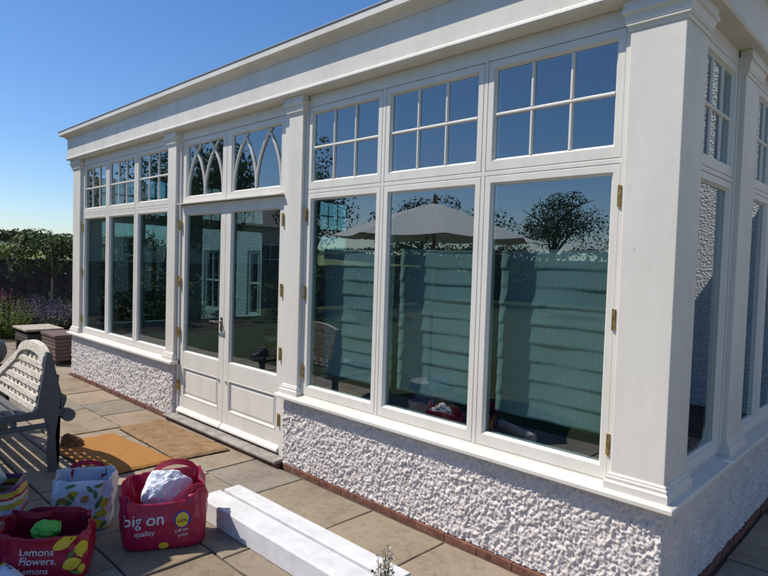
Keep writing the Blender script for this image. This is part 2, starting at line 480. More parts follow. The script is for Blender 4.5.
# door bay
def door_bay():
    s0, s1 = P1[1], P2[0]; jl, jr = .045, .086
    m = MB(front)
    m.box(s0, s0+jl, .03, .14, -.012, 2.80); m.box(s1-jr, s1, .03, .14, -.012, 2.80)
    m.box(s0+jl, s1-jr, .042, .14, ZH, 2.80)
    m.build('door_frame', M['frame'], cons, bevel=.002)
    m = MB(front)
    # moulded transom with a drip edge
    pr = [(.14,2.082),(.045,2.082),(.0,2.078),(-.012,2.081),(-.012,2.090),(.035,2.098),(.14,2.098)]
    m.loft([[(x, d, z) for d, z in pr] for x in (s0+jl+.0005, s1-jr-.0005)])
    m.build('transom', M['frame'], cons, bevel=.0015)
    mid = 1.812
    # mullion between the arched lights
    fanlight(front, s0+jl, mid, .085, 2.098, ZH, GUB, 2.648, True, .048)
    fanlight(front, mid, s1-jr, .085, 2.098, ZH, GUB, 2.648, True, .048)
    zb, zt = .004, 2.077
    for k, (a, b, gl, gr) in enumerate(((s0+jl+.003, mid-.002, 1.055, 1.727), (mid+.002, s1-jr-.003, 1.898, 2.632))):
        dF, dB = .046, .092
        m = MB(front)
        m.box(a, gl, dF, dB, zb, zt); m.box(gr, b, dF, dB, zb, zt)
        m.box(gl, gr, dF+.0005, dB, 1.985, zt); m.box(gl, gr, dF+.0005, dB, .475, .626); m.box(gl, gr, dF+.0005, dB, zb, .185)
        leaf = m.build('door', M['frame'], cons, bevel=.0022)
        # glazing bead
        m = MB(front)
        m.ring(gl, gr, .626, 1.985, [(0,0,0,.05),(.003,.003,.003,.0485),(.012,.012,.012,.066),(.012,.012,.012,.09),(0,0,0,.09)])
        m.build('bead', M['frame'], leaf)
        pane(front, gl+.008, gr-.008, .634, 1.977, .072, leaf)
        m = MB(front)
        z0, z1 = .185, .475
        pr = [(.0005,.0005,.0005,.047),(.004,.004,.004,.0435),(.012,.012,.012,.0445),(.018,.018,.018,.064),(.030,.030,.030,.064),(.046,.046,.046,.054)]
        pts = []
        for (i, bb, t, d) in pr: pts += [(gl+i,d,z0+bb),(gr-i,d,z0+bb),(gr-i,d,z1-t),(gl+i,d,z1-t)]
        fs = []
        for q in range(len(pr)-1):
            for c in range(4): fs.append((q*4+c, q*4+(c+1)%4, (q+1)*4+(c+1)%4, (q+1)*4+c))
        n_ = (len(pr)-1)*4; fs.append((n_, n_+1, n_+2, n_+3))
        m.add(pts, fs); m.build('panel', M['frame'], leaf)
        m = MB(front)
        pr = [(.046,.07),(.036,.066),(.012,.040),(.010,.026),(.016,.020),(.046,.020)]
        m.loft([[(x, d, z) for d, z in pr] for x in (a+.004, b-.004)])
        m.build('weather_bar', M['frame'], leaf, bevel=.0015)
        hs = a-.002 if k == 0 else b+.002
        for z in (.285, .817, 1.326, 1.884): hinge(front, hs, .026, z, leaf)
        if k == 0:
            m = MB(front); sx = 1.772
            m.box(sx-.016, sx+.016, .040, .0455, .90, 1.03)
            mm = MB(); mm.tube([(sx,.045,.99),(sx,.0,.99),(sx-.012,-.012,.99),(sx-.06,-.015,.992),(sx-.115,-.010,.985)], [.011,.010,.0105,.009,.008], 10)
            b_ = len(m.v); m.v += mm.v; m.f += [[i+b_ for i in f] for f in mm.f]
            m.box(sx-.010, sx+.010, .034, .0405, .918, .945)
            m.build('handle', M['chrome'], leaf, bevel=.0015)
        mm = MB(); sx = 1.75 if k == 0 else 1.872
        mm.tube([(sx,.046,.452),(sx,.036,.452)], [.011,.009], 12)
        mm.build('bolt', M['chrome'], leaf)
    m = MB(front)
    pr = [(.14,-.03),(-.075,-.03),(-.078,-.022),(-.078,-.012),(-.070,-.006),(.03,.001),(.14,.001)]
    m.loft([[(x, d, z) for d, z in pr] for x in (.89, 2.80)])
    m.build('threshold', M['threshold'], cons, bevel=.003)
    m = MB(front); m.box(.90, 2.79, -.052, .14, GZ-.03, -.0305); m.build('brick_step', M['brick'], cons)
    # small round feet / catches
door_bay()

# pilasters with stepped base and capital
def pilaster(fn, s0, s1, d1=.12, wrap=None):
    """wrap = depth of a corner pilaster (same profile on two or three faces)"""
    m = MB(fn); D = wrap if wrap else d1
    m.box(s0, s1, 0, D, .598, 2.672)
    o = m.build('pilaster', M['paint'], cons, bevel=.004)
    both = bool(wrap)
    def lf(name, prof):
        m = MB(fn)
        L = []
        for (p, z) in prof:
            q = p if both else 0
            L.append([(s0-p,-p,z),(s1+p,-p,z),(s1+p,D+q,z),(s0-p,D+q,z)])
        m.loft(L); m.build(name, M['paint'], o, bevel=.0012)
    lf('base', [(.024,.515),(.024,.560),(.019,.567),(.0145,.569),(.0165,.573),(.0165,.584),(.010,.5865),(.010,.596),(.006,.600),(0.0005,.602)])
    lf('capital', [(.0005,2.668),(.006,2.669),(.0085,2.684),(.016,2.690),(.016,2.700),(.019,2.702),(.021,2.722),(.026,2.738),(.036,2.745),(.036,2.760),(.030,2.763),(.030,2.7995)])
    return o
pilaster(front, *P0, wrap=.26)
pilaster(front, *P1); pilaster(front, *P2)
pilaster(front, *P3, wrap=SP1[0])
pilaster(right, SP1[1], SP1[2]); pilaster(right, 3.02, 3.30); pilaster(right, 4.94, Y1)
pilaster(left, 1.50, 1.76); pilaster(left, 3.02, 3.30); pilaster(left, 4.94, Y1)

# frieze, cornice, capping and roof
def rect(p, z): return [(X0-p,-p,z),(X1+p,-p,z),(X1+p,Y1,z),(X0-p,Y1,z)]
m = MB(); m.loft([rect(p, z) for p, z in [(-.13,2.80),(.030,2.80),(.064,2.806),(.074,2.816),(.072,2.832),(.058,2.840),(.058,3.075),(-.13,3.075)]], closed=True)
m.build('frieze', M['paint'], cons, bevel=.0015)
m = MB(); m.loft([rect(p, z) for p, z in [(-.1,3.0755),(.062,3.0755),(.068,3.082),(.076,3.094),(.098,3.108),(.124,3.114),(.128,3.118),(.144,3.120),(.144,3.166),(-.1,3.166)]], closed=True)
m.build('cornice', M['paint'], cons, bevel=.002)
m = MB(); m.box(X0-.15, X1+.15, -.15, Y1, 3.1665, 3.178); m.build('roof_capping', M['lead'], cons, bevel=.003)
m = MB(); m.box(X0+.14, X1-.14, .14, Y1, 2.96, 3.05); m.build('blocker_ceiling', M['blocker_ceiling'], cons)  # unseen solid slab, added to block light from above

# sill
def sill_loft(path):
    m = MB()
    # path: list of functions giving point for (out, z)
    pr = [(-.09,.492),(.050,.492),(.056,.497),(.056,.516),(.050,.521),(-.0,.531),(-.034,.5335),(-.09,.5335)]
    m.loft([[f(o, z) for o, z in pr] for f in path])
    return m
c1 = lambda o, z: (X0-o*1.0, -o, z)
c2 = lambda o, z: (P1[1]+.045, -o, z)
cl = lambda o, z: (X0-o, Y1, z)
sill_loft([cl, c1, c2]).build('sill', M['paint'], cons, bevel=.002)
c3 = lambda o, z: (P2[0]-.045, -o, z)
c4 = lambda o, z: (X1+o, -o, z)
c5 = lambda o, z: (X1+o, Y1, z)
sill_loft([c3, c4, c5]).build('sill', M['paint'], cons, bevel=.002)

# roughcast plinth walls (really displaced)
def rough_h(s, z, k):
    q = Vector((s*54+k*17.3, z*31, k*9.1))
    warp = noise.noise_vector(Vector((s*34, z*26, 3.1+k)))*1.3
    a = math.tanh(1.9*noise.noise(q+warp)+.15)
    b2 = noise.noise(Vector((s*105+5, z*85, k*3.3)))
    c = noise.noise(Vector((s*7, z*6, 7.7+k)))
    d = noise.noise(Vector((s*190+2, z*160, k*1.3)))
    h = a*(.55+.4*c) + .50*b2 + .42*d
    return h*.0140

def rough_wall(fn, path, z0, z1, step, k, name='plinth_wall'):
    """path: (s list of corner points) wall following a polyline given as ((x,y),(x,y)..), outward to the right-hand side"""
    pts = [Vector((*p, 0)) for p in path]
    cols_ = []
    dist = 0
    for i in range(len(pts)-1):
        a, b = pts[i], pts[i+1]; L = (b-a).length; n = max(2, int(L/step))
        t = (b-a).normalized(); nrm = Vector((t.y, -t.x, 0))
        for j in range(n+1 if i == len(pts)-2 else n):
            p = a+t*L*j/n
            nn = nrm
            if j == 0 and i > 0:
                tp = (pts[i]-pts[i-1]).normalized(); nn = (nrm+Vector((tp.y,-tp.x,0))).normalized()
            cols_.append((p, nn, dist+L*j/n))
        dist += L
    nz = max(2, int((z1-z0)/step))
    v = []; f = []
    for (p, nn, d) in cols_:
        for q in range(nz+1):
            z = z0+(z1-z0)*q/nz
            h = rough_h(d, z, k)
            fade = min(1, (z1-z)/.028) if z > z1-.028 else 1
            r_ = p+nn*(h*max(fade, 0)); v.append((r_.x, r_.y, z + .3*h*noise.noise(Vector((d*40, z*40, 2)))))
    for i in range(len(cols_)-1):
        for q in range(nz):
            a = i*(nz+1)+q; f.append((a, a+nz+1, a+nz+2, a+1))
    m = MB(); m.v = [Vector(p) for p in v]; m.f = f
    return m.build(name, M['roughcast'], cons, smooth=True, recalc=False)
ZB = -.028
rough_wall(None, [(X0+.0, 1.2), (X0+.0, 0.0), (P1[1]-.004, 0.0), (P1[1]-.004, .13)], ZB, .495, .0075, 1)
rough_wall(None, [(P2[0]+.004, .13), (P2[0]+.004, .004), (X1-.004, .004), (X1-.004, 2.2)], ZB, .495, .0058, 2)
rough_wall(None, [(X1-.004, 2.2), (X1-.004, Y1)], ZB, .495, .02, 2)
rough_wall(None, [(X0, Y1), (X0, 1.2)], ZB, .495, .03, 3)
# solid cores behind the render, flat grey band in the shade of the sill
m = MB(); m.box(X0+.02, P1[1]-.03, .02, .14, GZ-.05, .4915); m.box(X0+.02, X0+.14, .1405, Y1, GZ-.05, .4915); m.build('wall_core', M['roughcast'], cons)
m = MB(); m.box(P2[0]+.03, X1-.03, .03, .14, GZ-.05, .4915); m.box(X1-.14, X1-.03, .1405, Y1, GZ-.05, .4915); m.build('wall_core', M['roughcast'], cons)
# brick course at the foot
def bricks(x0, x1, y, fn, L=.232):
    m = MB(fn); x = x0
    while x < x1-.02:
        e = min(x+L-.0022, x1)
        j = random.uniform(-.004, .004)
        m.box(x, e, y+j, y+.08, GZ-.03, ZB-.002+random.uniform(-.003, .001)); x += L
    return m
bricks(X0-.01, .88, -.012, front).build('brick_course', M['brick'], cons, bevel=.003)
bricks(2.81, X1+.02, -.012, front).build('brick_course', M['brick'], cons, bevel=.003)
bricks(.06, Y1, -.012, right).build('brick_course', M['brick'], cons, bevel=.003)

m = MB(); m.box(X0+.142, X1-.142, .142, Y1, -.06, -.002); m.build('interior_floor', M['floor'], cons)

# ------------------------------------------------------------------ blinds in the right-hand bay
def blind(i, label):
    jamb, mull = .03, .025
    w = (P3[0]-P2[1]-2*jamb-2*mull)/3
    a = P2[1]+jamb+i*(w+mull)+.020; b = a+w-.030
    Yb = .21; z0, z1 = .69+.01*i, 1.66
    nx, nz = 28, 130
    m = MB(); v = []; f = []
    pl = .105
    for iz in range(nz+1):
        z = z0+(z1-z0)*iz/nz
        ph = ((z-z0)/pl) % 1.0
        k = int((z-z0)/pl)
        bulge = (1-ph)**1.5*math.sin(min(ph*9, math.pi/2))
        for ix in range(nx+1):
            u = ix/nx
            sag = .6+.6*noise.noise(Vector((u*2.2+i*5, k*1.7, 1.3)))
            y = Yb-.015*bulge*sag + .010*noise.noise(Vector((u*3+i*7, z*3, 4)))
            zz = z+.018*noise.noise(Vector((u*2.1, i*4.4, 8)))*((z-z0)/(z1-z0))-.008*bulge*math.sin(u*math.pi)*sag + .004*noise.noise(Vector((u*6, k, i*3)))
            v.append(Vector((a+(b-a)*u, y, zz)))
    for iz in range(nz):
        for ix in range(nx):
            q = iz*(nx+1)+ix; f.append((q, q+1, q+nx+2, q+nx+1))
    m.v = v; m.f = f
    o = m.build('roman_blind', M['blind'], None, smooth=True, recalc=False)
    s = o.modifiers.new('thick', 'SOLIDIFY'); s.thickness = .003; s.offset = 1
    tag(o, label, 'blind', 'cream roman blinds behind the right-hand windows')
blind(0, 'pleated roman blind behind the narrow window beside the doors, farthest of three')
blind(1, 'pleated roman blind behind the middle window with the parasol reflected in it')
blind(2, 'pleated roman blind behind the large window next to the corner pilaster')

# a few furnishings seen dimly through the glass
def sofa(x, y, w, rz, label):
    t = thing('wicker_sofa', (x, y, 0), label, 'sofa')
    def T(a, b, c): return (x+a*math.cos(rz)-b*math.sin(rz), y+a*math.sin(rz)+b*math.cos(rz), c)
    m = MB(T); m.box(-w/2, w/2, -.38, .38, .02, .36); m.build('seat', M['sofa'], t, bevel=.03)
    m = MB(T); m.box(-w/2, w/2, .381, .52, .02, .82); m.build('backrest', M['sofa'], t, bevel=.04)
    for s in (-1, 1):
        m = MB(T); m.box(s*w/2+(0.001 if s > 0 else -.14), s*w/2+(.14 if s > 0 else -.001), -.38, .52, .02, .60); m.build('arm', M['sofa'], t, bevel=.04)
    m = MB(T); m.box(-w/2+.02, w/2-.02, -.36, .36, .361, .47); m.build('cushion', M['print_dark'], t, bevel=.04)
sofa(3.4, .95, 1.2, math.pi, 'dark wicker sofa inside behind the window beside the doors')
sofa(.4, 1.9, 1.3, -.6, 'dark wicker sofa inside behind the left-hand windows')
def round_table(x, y, label):
    t = thing('round_table', (x, y, 0), label, 'table')
    m = MB(); m.tube([(x,y,.70),(x,y,.74)], .5, 32); m.build('table_top', M['rattan'], t, bevel=.008)
    m = MB(); m.tube([(x,y,0),(x,y,.05),(x,y,.10),(x,y,.69)], [.28,.26,.06,.05], 20); m.build('pedestal', M['rattan'], t)
round_table(1.5, 1.3, 'round table inside behind the glazed doors')

# ------------------------------------------------------------------ the house the conservatory is built against
house = thing('house', (9.4, 8.2, GZ), 'white roughcast house the conservatory is built against', 'house')
HY = Y1+.002
def wall_with_window(x0, x1, z0, z1, wins, y0, y1):
    m = MB(); xs = sorted({x0, x1, *[w[0] for w in wins], *[w[1] for w in wins]})
    for a, b in zip(xs[:-1], xs[1:]):
        w = [q for q in wins if q[0] <= a and q[1] >= b]
        if w:
            m.box(a, b, y0, y1, z0, w[0][2]); m.box(a, b, y0, y1, w[0][3], z1)
        else: m.box(a, b, y0, y1, z0, z1)
    return m
hw = [(8.0, 8.9, .95, 2.1), (8.0, 8.9, 3.4, 4.4), (11.0, 11.9, .95, 2.1)]
wall_with_window(5.0, 14, GZ-.1, 5.2, hw, HY, HY+.35).build('wall', M['house_wall'], house)
m = MB(); m.box(X0-.1, 4.999, HY, HY+.3, GZ-.1, 2.94); m.build('wall', M['house_wall'], house)
m = MB(); m.box(13.65, 14, HY+.351, 11.2, GZ-.1, 5.2); m.build('wall', M['house_wall'], house)
m = MB(); m.loft([[(4.8,HY-.2,5.2005),(14.2,HY-.2,5.2005),(14.2,11.4,5.2005),(4.8,11.4,5.2005)], [(5.3,8.1,7.4),(13.7,8.1,7.4),(13.7,8.3,7.4),(5.3,8.3,7.4)]]); m.build('roof', M['slate'], house)
def sash(a, b, z0, z1, y, parent, fn=front):
    m = MB(fn)
    m.ring(a+.001, b-.001, z0+.001, z1-.001, [(0,0,0,y+.16),(0,0,0,y+.1),(.06,.06,.06,y+.1),(.06,.06,.06,y+.16)])
    zm = (z0+z1)/2
    m.box(a+.0605, b-.0605, y+.105, y+.15, zm-.02, zm+.02)
    for k in (1, 2):
        x = a+.06+(b-a-.12)*k/3
        m.box(x-.012, x+.012, y+.112, y+.14, z0+.0605, zm-.0205); m.box(x-.012, x+.012, y+.112, y+.14, zm+.0205, z1-.0605)
    o = m.build('window', M['frame'], parent)
    p = MB(fn); p.add([(a+.06,y+.145,z0+.06),(b-.06,y+.145,z0+.06),(b-.06,y+.145,z1-.06),(a+.06,y+.145,z1-.06)], [(0,1,2,3)])
    p.build('pane', M['glass'], o, recalc=False)
    q = MB(fn); q.box(a, b, y+.30, y+.32, z0, z1); q.build('curtain', M['print_dark'], o)
for w in hw: sash(*w, HY, house)
wing = thing('house_wing', (-4.4, 6.0, GZ), 'low white roughcast wing with sash windows behind the far end of the conservatory', 'house')
ww = [(-3.98, -3.02, .42, 1.75), (-5.75, -4.85, .42, 1.75)]
wall_with_window(-6.6, -2.16, GZ-.1, 3.4, ww, 4.0, 4.35).build('wall', M['house_wall'], wing)
m = MB(); m.loft([[(-6.8,3.85,3.4005),(-2.16,3.85,3.4005),(-2.16,8.2,3.4005),(-6.8,8.2,3.4005)], [(-6.8,5.9,4.3),(-2.16,5.9,4.3),(-2.16,6.1,4.3),(-6.8,6.1,4.3)]]); m.build('roof', M['slate'], wing)
for w in ww: sash(*w, 3.93, wing)

# ------------------------------------------------------------------ the ground
m = MB(); m.add([(-600,-600,GZ-.16),(600,-600,GZ-.16),(600,600,GZ-.16),(-600,600,GZ-.16)], [(0,1,2,3)])
tag(m.build('ground', M['meadow']), kind='structure')
m = MB(); m.box(-5.9, 30, -40, -2.5, GZ-.155, GZ-.03); m.box(-40, -5.901, -40, -5.6, GZ-.155, GZ-.03); tag(m.build('lawn', M['grass']), kind='structure')
m = MB(); m.box(-5.9, 12, -2.499, 12, GZ-.15, GZ-.012); tag(m.build('patio_base', M['mortar']), kind='structure')
m = MB(); m.box(-11.0, -5.91, -5.59, 12, GZ-.15, GZ-.02); tag(m.build('flower_bed', M['soil']), kind='structure')

def flags():
    m = MB(); rnd = random.Random(11)
    y = -.03
    rows = []
    depths = [.46,.60,.45,.30,.60]
    yy = y
    for d in depths:
        rows.append((yy-d, yy)); yy -= d
    up = -.03
    for d in [.6,.45,.6,.3,.6,.45,.6]:
        rows.append((up, up+d)); up += d
    g = .006
    for (a, b) in rows:
        x = -5.88+rnd.uniform(0, .3)
        while x < 11.6:
            L = rnd.choice([.45,.60,.60,.75,.90,.90])
            x2 = min(x+L, 11.9)
            if a >= -.031 and x < X1+.02 and x2 > X0-.02:
                if x < X0-.1: x2 = X0-.02
                elif x2 > X1+.2: x = X1+.022
                else:
                    x = x2; continue
            j = lambda s=.004: rnd.uniform(-s, s)
            z = GZ+rnd.uniform(-.0025, .0025)
            tl = rnd.uniform(-.0022, .0022); tt = rnd.uniform(-.0022, .0022)
            c = [(x+g+j(), a+g+j()), (x2-g+j(), a+g+j()), (x2-g+j(), b-g+j()), (x+g+j(), b-g+j())]
            # subdivided riven edge
            loop = []
            for k in range(4):
                p, q = c[k], c[(k+1) % 4]
                nseg = max(3, int(math.hypot(q[0]-p[0], q[1]-p[1])/.07))
                for s in range(nseg):
                    t = s/nseg
                    loop.append((p[0]+(q[0]-p[0])*t+(j(.0022) if s else 0), p[1]+(q[1]-p[1])*t+(j(.0022) if s else 0)))
            cx = (x+x2)/2; cy = (a+b)/2
            def lp(ins, dz):
                out = []
                for (px, py) in loop:
                    dx, dy = cx-px, cy-py; l = math.hypot(dx, dy)
                    out.append((px+dx/l*ins, py+dy/l*ins, z+dz+tl*(px-cx)/.4+tt*(py-cy)/.3))
                return out
            m.loft([lp(0, -.028), lp(0, -.006), lp(.003, -.002), lp(.009, 0)])
            x = x2
    o = m.build('patio', M['slab'], smooth=False)
    tag(o, kind='structure')
flags()

# land beyond the garden wall, hills
def terrain():
    m = MB(); v = []; f = []
    nx, ny = 50, 40
    for i in range(nx+1):
        for j in range(ny+1):
            x = -11.3-(i/nx)**2*240; y = -160+300*j/ny
            d = -11.3-x
            z = 1.22+.034*min(d, 22)+.02*max(0, d-22)*.6+.25*noise.noise(Vector((x*.05, y*.05, 0)))*min(1, d/12)
            v.append(Vector((x, y, z)))
    for i in range(nx):
        for j in range(ny):
            a = i*(ny+1)+j; f.append((a, a+1, a+ny+2, a+ny+1))
    m.v = v; m.f = f
    tag(m.build('meadow', M['meadow'], smooth=True, recalc=True), kind='structure')
    m = MB(); v = []; f = []
    n, r = 240, 34
    for i in range(n+1):
        y = -330+700*i/n
        top = 9.5+4*noise.noise(Vector((y*.010, 3, 0)))+3*math.exp(-((y-92)/14)**2)+1.3*noise.noise(Vector((y*.12, 9, 0)))
        for j in range(r+1):
            t = j/r
            zz = -2+(top+2)*math.sin(t*math.pi/2)**.9
            v.append(Vector((-270-110*t+6*noise.noise(Vector((y*.07, t*5, 1))), y, zz+1.3*noise.noise(Vector((y*.16, t*13, 5)))+.8*noise.noise(Vector((y*.5, t*31, 2))))))
    for i in range(n):
        for j in range(r):
            a = i*(r+1)+j; f.append((a, a+1, a+r+2, a+r+1))
    m.v = v; m.f = f
    tag(m.build('hills', M['hill'], smooth=False), kind='structure')
terrain()

# garden wall of old brick behind the flower bed
def garden_wall():
    t = thing('garden_wall', (-11.15, 3, GZ), 'dark old brick garden wall behind the flower border', 'wall')
    m = MB(); m.box(-11.3, -11.02, -20, 14, GZ-.15, 1.34); m.build('wall', M['gardenwall'], t)
    m = MB(); y = -20
    while y < 14:
        m.box(-11.34, -10.98, y, y+.23, 1.3405, 1.40+random.uniform(-.008, .008)); y += .235
    m.build('coping', M['gardenwall'], t, bevel=.006)
garden_wall()

# ------------------------------------------------------------------ plants
def leaf_quads(m, c, n, rad, size, rnd, flat=1.0, shell=.55, clumps=9):
    cl = []
    for k in range(clumps):
        a = rnd.uniform(0, 2*math.pi); e = rnd.uniform(-.8, 1)
        rr = rnd.uniform(.30, .98)
        cl.append((Vector((math.cos(a)*math.sqrt(max(0, 1-e*e)), math.sin(a)*math.sqrt(max(0, 1-e*e)), e))*rr, rnd.uniform(.28, .55)))
    for k in range(n):
        b, r0 = rnd.choice(cl)
        while True:
            d = Vector((rnd.uniform(-1,1), rnd.uniform(-1,1), rnd.uniform(-1,1)))
            if .02 < d.length <= 1: break
        d = d.normalized()*(d.length**shell)
        p = b+d*r0
        p = Vector((p.x*rad[0], p.y*rad[1], p.z*rad[2]))+c
        s = size*rnd.uniform(.6, 1.3)
        nrm = (d+Vector((rnd.gauss(0,.6), rnd.gauss(0,.6), rnd.gauss(0.3,.6)))).normalized()
        t1 = nrm.orthogonal().normalized()
        ang = rnd.uniform(0, 6.28); t2 = nrm.cross(t1)
        u = t1*math.cos(ang)+t2*math.sin(ang); w = nrm.cross(u)
        bl = len(m.v)
        m.v += [p-u*s, p+w*s*.45+nrm*s*.12, p+u*s, p-w*s*.45+nrm*s*.12]; m.f.append([bl, bl+1, bl+2, bl+3])

def tree(x, y, z0, h, rad, label, trunk_h, n=2200, size=.11, mat_='leaf', bark='bark', seed=1, group=None, name='tree', tr=.12, lean=(0,0)):
    rnd = random.Random(seed)
    t = thing(name, (x, y, z0), label, 'tree', group)
    cc = Vector((x+lean[0], y+lean[1], z0+h-rad[2]*.92))
    m = MB()
    pts = [(x, y, z0-.05)]
    for k in range(1, 6):
        q = k/5; pts.append((x+lean[0]*q+rnd.uniform(-.04,.04)*h*.2, y+lean[1]*q+rnd.uniform(-.04,.04)*h*.2, z0+(cc.z-z0)*q))
    m.tube(pts, [tr*1.25, tr, tr*.85, tr*.75, tr*.6, tr*.4], 9)
    for k in range(7):
        a = k*2.4+rnd.uniform(-.4,.4); b = Vector(pts[3+k % 3])
        e = cc+Vector((math.cos(a)*rad[0]*.75, math.sin(a)*rad[1]*.75, rnd.uniform(-.35,.7)*rad[2]))
        mid = b.lerp(e, .5)+Vector((0,0,.12*h*.3))
        mm = MB(); mm.tube([b, mid, e], [tr*.45, tr*.28, tr*.08], 6)
        o = len(m.v); m.v += mm.v; m.f += [[i+o for i in f] for f in mm.f]
    m.build('trunk', M[bark], t, smooth=True)
    m = MB(); leaf_quads(m, cc, n, rad, size, rnd, clumps=16)
    m.build('crown', M[mat_], t, recalc=False)
    return t

def bush(x, y, z0, rad, label, n=700, size=.05, mat_='leaf', seed=1, name='shrub', cat='shrub', group=None):
    rnd = random.Random(seed); m = MB()
    leaf_quads(m, Vector((x, y, z0+rad[2]*.75)), n, rad, size, rnd, clumps=12)
    o = m.build(name, M[mat_], None, recalc=False)
    return tag(o, label, cat, group)

def spike_plant(x, y, z0, rad, h, ns, label, leafm, flowerm, seed, name, cat='plant', group=None, fl=.5, bl=.028):
    """clump of upright stems, leaves low down and flowers towards the tips"""
    rnd = random.Random(seed); t = thing(name, (x, y, z0), label, cat, group)
    lf, fw = MB(), MB()
    for k in range(ns):
        a = rnd.uniform(0, 6.28); r = math.sqrt(rnd.random())
        bx, by = x+math.cos(a)*r*rad*.6, y+math.sin(a)*r*rad*.6
        hh = h*rnd.uniform(.7, 1.08)*(1-.3*r*r)
        tx, ty = math.cos(a)*r*rad*.5, math.sin(a)*r*rad*.5
        nseg = int(hh/.03)
        for s in range(nseg):
            q = s/nseg
            p = Vector((bx+tx*q, by+ty*q, z0+hh*q))
            M_ = fw if q > 1-fl*rnd.uniform(.7, 1.1) else lf
            for _ in range(2):
                d = Vector((rnd.gauss(0,1), rnd.gauss(0,1), rnd.gauss(.5,.6))).normalized()
                sz = bl*rnd.uniform(.6, 1.3)*(1.5 if M_ is lf else .8)
                u = d*sz; w = d.orthogonal().normalized()*sz*.4
                b = len(M_.v); M_.v += [p, p+u*.5+w, p+u, p+u*.5-w]; M_.f.append([b, b+1, b+2, b+3])
    if lf.v: lf.build('foliage', M[leafm], t, recalc=False)
    if fw.v: fw.build('flowers', M[flowerm], t, recalc=False)
    return t

# flower border left of the conservatory
spike_plant(-6.75, .35, GZ, .55, .80, 130, 'green leafy clump at the left edge of the border', 'leaf_lime', 'leaf_lime', 3, 'leafy_perennial')
spike_plant(-7.0, 1.05, GZ, .62, .78, 190, 'purple catmint clump in front of the dark garden wall', 'leaf_grey', 'purple', 4, 'catmint', fl=.55)
spike_plant(-7.3, 1.75, GZ, .50, .70, 120, 'silvery green clump between the purple catmint and the pink flowers', 'leaf_grey', 'leaf_grey', 5, 'leafy_perennial')
spike_plant(-7.5, 2.45, GZ, .55, .80, 130, 'deep pink flowering clump close to the corner of the conservatory', 'leaf_dark', 'pink', 6, 'valerian', fl=.3)
spike_plant(-8.2, .45, GZ, .60, .95, 120, 'tall red valerian in front of the wall at the left edge', 'leaf', 'pink', 8, 'valerian', fl=.35)
spike_plant(-8.6, 1.55, GZ, .35, .98, 46, 'tall pale green stems rising above the purple catmint', 'leaf_pale', 'leaf_pale', 9, 'tall_perennial')
spike_plant(-8.7, 2.2, GZ, .35, .95, 40, 'narrow green stems beside the trunk of the small tree', 'leaf', 'leaf_pale', 10, 'tall_perennial')
bush(-7.9, 3.1, GZ, (.55,.6,.45), 'dark green shrub behind the pink flowers', 700, .05, 'leaf_dark', 12)
bush(-9.6, 1.0, GZ, (.55,.9,.40), 'low dark shrub at the foot of the garden wall', 700, .05, 'leaf_dark', 13)
tree(-9.3, 1.92, GZ, 2.12, (.58,.74,.50), 'small tree with a pale thin trunk standing in the border', 1.2, 1900, .055, 'leaf_mid', 'bark_pale', 21, tr=.032)
bush(-9.3, 1.25, 1.0, (.32,.32,.50), 'pale leafy shrub lit beside the small tree', 420, .05, 'leaf_pale', 22)
bush(-9.2, 3.4, GZ, (.8,.9,1.15), 'dark evergreen bush behind the corner of the conservatory', 1500, .06, 'leaf_dark', 23)
bush(-13.5, 1.4, 1.25, (.9,1.5,.30), 'yellow-green hedge lit beyond the garden wall', 900, .08, 'leaf_lime', 24)
bush(-15.5, -1.5, 1.25, (1.0,1.6,.35), 'pale green bush beyond the garden wall at the left edge', 800, .08, 'leaf_pale', 25)
# distant tree line
rt = random.Random(5)
lab = ['dark round tree in the far hedge line, left end', 'dark low tree in the far hedge line, second from the left', 'dark broad tree in the far hedge line behind the pale shrub',
       'dark tree in the far hedge line behind the small garden tree', 'dark tree in the far hedge line beside the corner pilaster']
for k in range(5):
    yy = 3.2+k*3.6
    tree(-46+rt.uniform(-3,3), yy, 1.9, 1.25+rt.uniform(-.2,.25), (1.3,2.6,.62), lab[k], .4, 1500, .13, 'leaf_dark', 'bark', 40+k, 'trees in the far hedge line', tr=.14)

# trees and a cottage across the garden (they are what the windows mirror)
G2 = 'garden trees mirrored in the windows'
zt_ = GZ-.03
tree(-5.4, -18.2, zt_, 4.7, (1.9,1.5,1.25), 'loose broad tree mirrored in the window next to the corner pilaster', 2, 4600, .062, 'leaf_mid', 'bark', 61, G2, lean=(.5,0))
tree(-9.5, -20.5, zt_, 3.6, (2.6,2.0,1.6), 'low spreading tree mirrored below the parasol', 1, 4000, .09, 'leaf', 'bark', 62, G2)
tree(-1.2, -20, zt_, 3.3, (2.2,1.8,1.5), 'low bushy tree mirrored at the foot of the broad tree', 1, 3600, .085, 'leaf', 'bark', 63, G2)
tree(3.5, -21, zt_, 3.4, (2.4,1.8,1.6), 'low bushy tree behind the photographer', 1, 1500, .16, 'leaf_dark', 'bark', 64, G2)
tree(-12.6, -1.4, zt_, 5.4, (1.7,1.7,1.9), 'dark tall tree mirrored in the left-hand windows', 2, 2600, .14, 'leaf_dark', 'bark', 65, G2)
tree(-12.9, -8.6, zt_, 6.0, (1.5,1.4,2.2), 'dark tall tree mirrored in the arched lights over the doors', 2, 2600, .14, 'leaf_dark', 'bark', 66, G2)
tree(-9.2, -15.4, zt_, 4.3, (2.0,2.0,1.7), 'rounded tree mirrored in the window beside the doors', 2, 4000, .08, 'leaf', 'bark', 67, G2)
tree(-16.5, -2.5, 1.2, 4.4, (2.0,2.0,1.8), 'dark tree mirrored at the left end of the conservatory', 2, 1800, .14, 'leaf_dark', 'bark', 68, G2)
